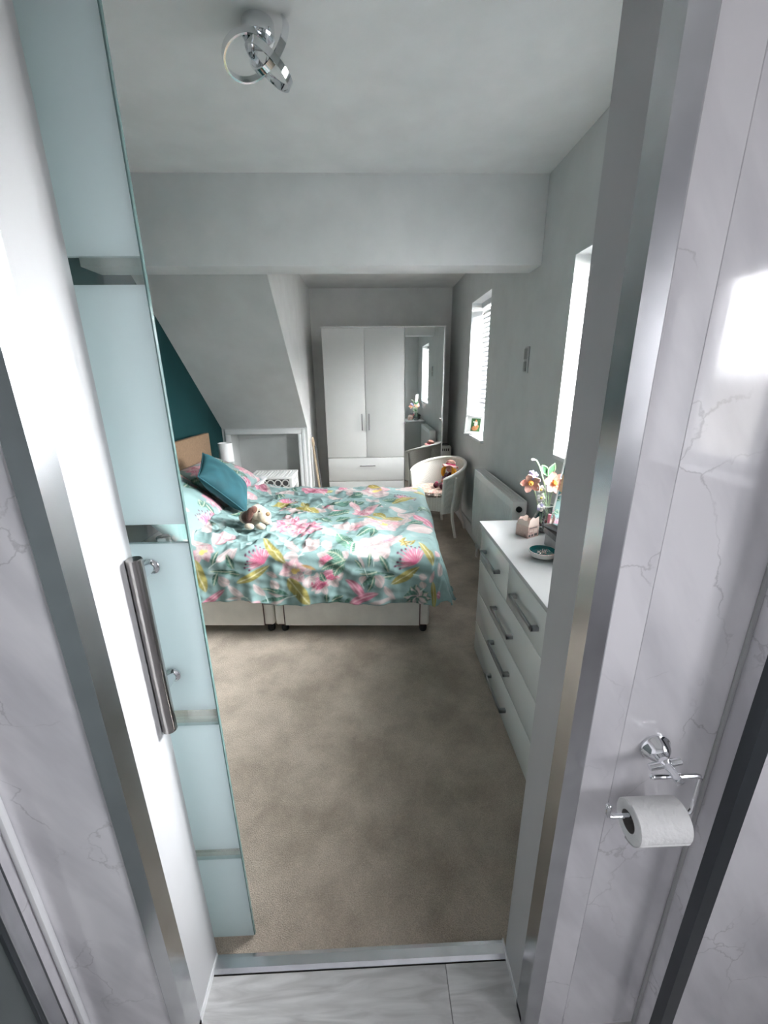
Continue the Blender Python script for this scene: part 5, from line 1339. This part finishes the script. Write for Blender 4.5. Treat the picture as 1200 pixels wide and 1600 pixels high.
# ================================================================== toilet roll holder
t = thing('toilet_roll_holder', 'chrome toilet roll holder on the marble wall right of the doorway', 'toilet roll holder', (0.497, YB-0.010, 0.868))
toY = Matrix.Rotation(PI/2, 4, 'X')           # lathe axis towards -y
bm = BM(); lathe(bm, [(0.027, 0), (0.027, 0.004), (0.024, 0.007), (0.020, 0.016), (0.013, 0.022), (0.010, 0.024)], 32, toY); obj('rose', bm, 'chrome', t)
bm = BM(); lathe(bm, [(0.010, 0.022), (0.008, 0.028), (0.0105, 0.031), (0.0105, 0.036), (0.0070, 0.040), (0.0062, 0.060), (0.0075, 0.064), (0.0070, 0.070), (0.003, 0.072)], 24, Matrix.Translation((-0.004, 0, 0)) @ toY); obj('post', bm, 'chrome', t)
bm = BM(); tube(bm, [(-0.030, -0.034, -0.008), (0.022, -0.034, 0.004)], 0.0062, 12); obj('cross_boss', bm, 'chrome', t)
yw = -0.055
pts = [(-0.037, yw, -0.004), (-0.030, yw, -0.004), (0.036, yw, -0.005), (0.041, yw, -0.007), (0.043, yw, -0.012), (0.042, yw-0.002, -0.080), (0.040, yw-0.002, -0.086), (0.035, yw-0.002, -0.088), (-0.096, yw-0.002, -0.088), (-0.102, yw-0.002, -0.086), (-0.104, yw-0.002, -0.080), (-0.105, yw-0.002, -0.066)]
bm = BM(); tube(bm, pts, 0.0040, 10); ball(bm, (-0.105, yw-0.002, -0.064), 0.0052, u=10, v=8); ball(bm, (-0.039, yw, -0.004), 0.0052, u=10, v=8); obj('wire_arm', bm, 'chrome', t)
RC = Vector((0.497-0.020, YB-0.010+yw-0.002, 0.868-0.088-0.0135))
t = thing('toilet_roll', 'white embossed toilet paper roll on the chrome holder', 'toilet roll', RC)
toX = Matrix.Rotation(PI/2, 4, 'Y')
bm = BM(); lathe(bm, [(0.0178, -0.045), (0.0335, -0.045), (0.035, -0.0435), (0.035, 0.0435), (0.0335, 0.045), (0.0178, 0.045), (0.0178, -0.045)], 56, toX, cap0=False, cap1=False); obj('paper', bm, 'paper', t)
bm = BM(); lathe(bm, [(0.0178, -0.0452), (0.0178, 0.0452), (0.0168, 0.0452), (0.0168, -0.0452), (0.0178, -0.0452)], 40, toX, cap0=False, cap1=False); obj('core_tube', bm, 'core', t)
bm = BM(); bx0 = []
for i in range(9):
    a = math.radians(-20-i*9); rr = 0.0355+0.0005*i
    bx0.append([bm.verts.new((x, rr*math.cos(a)*-1 if False else -rr*math.cos(a), rr*math.sin(a)+(0.0015*math.sin(x*160) if i == 8 else 0))) for x in np.linspace(-0.044, 0.044, 16)])
for a, b in zip(bx0[:-1], bx0[1:]):
    for j in range(15): bm.faces.new((a[j], a[j+1], b[j+1], b[j]))
o = obj('loose_sheet', bm, 'paper', t); o.modifiers.new('thickness', 'SOLIDIFY').thickness = 0.0008
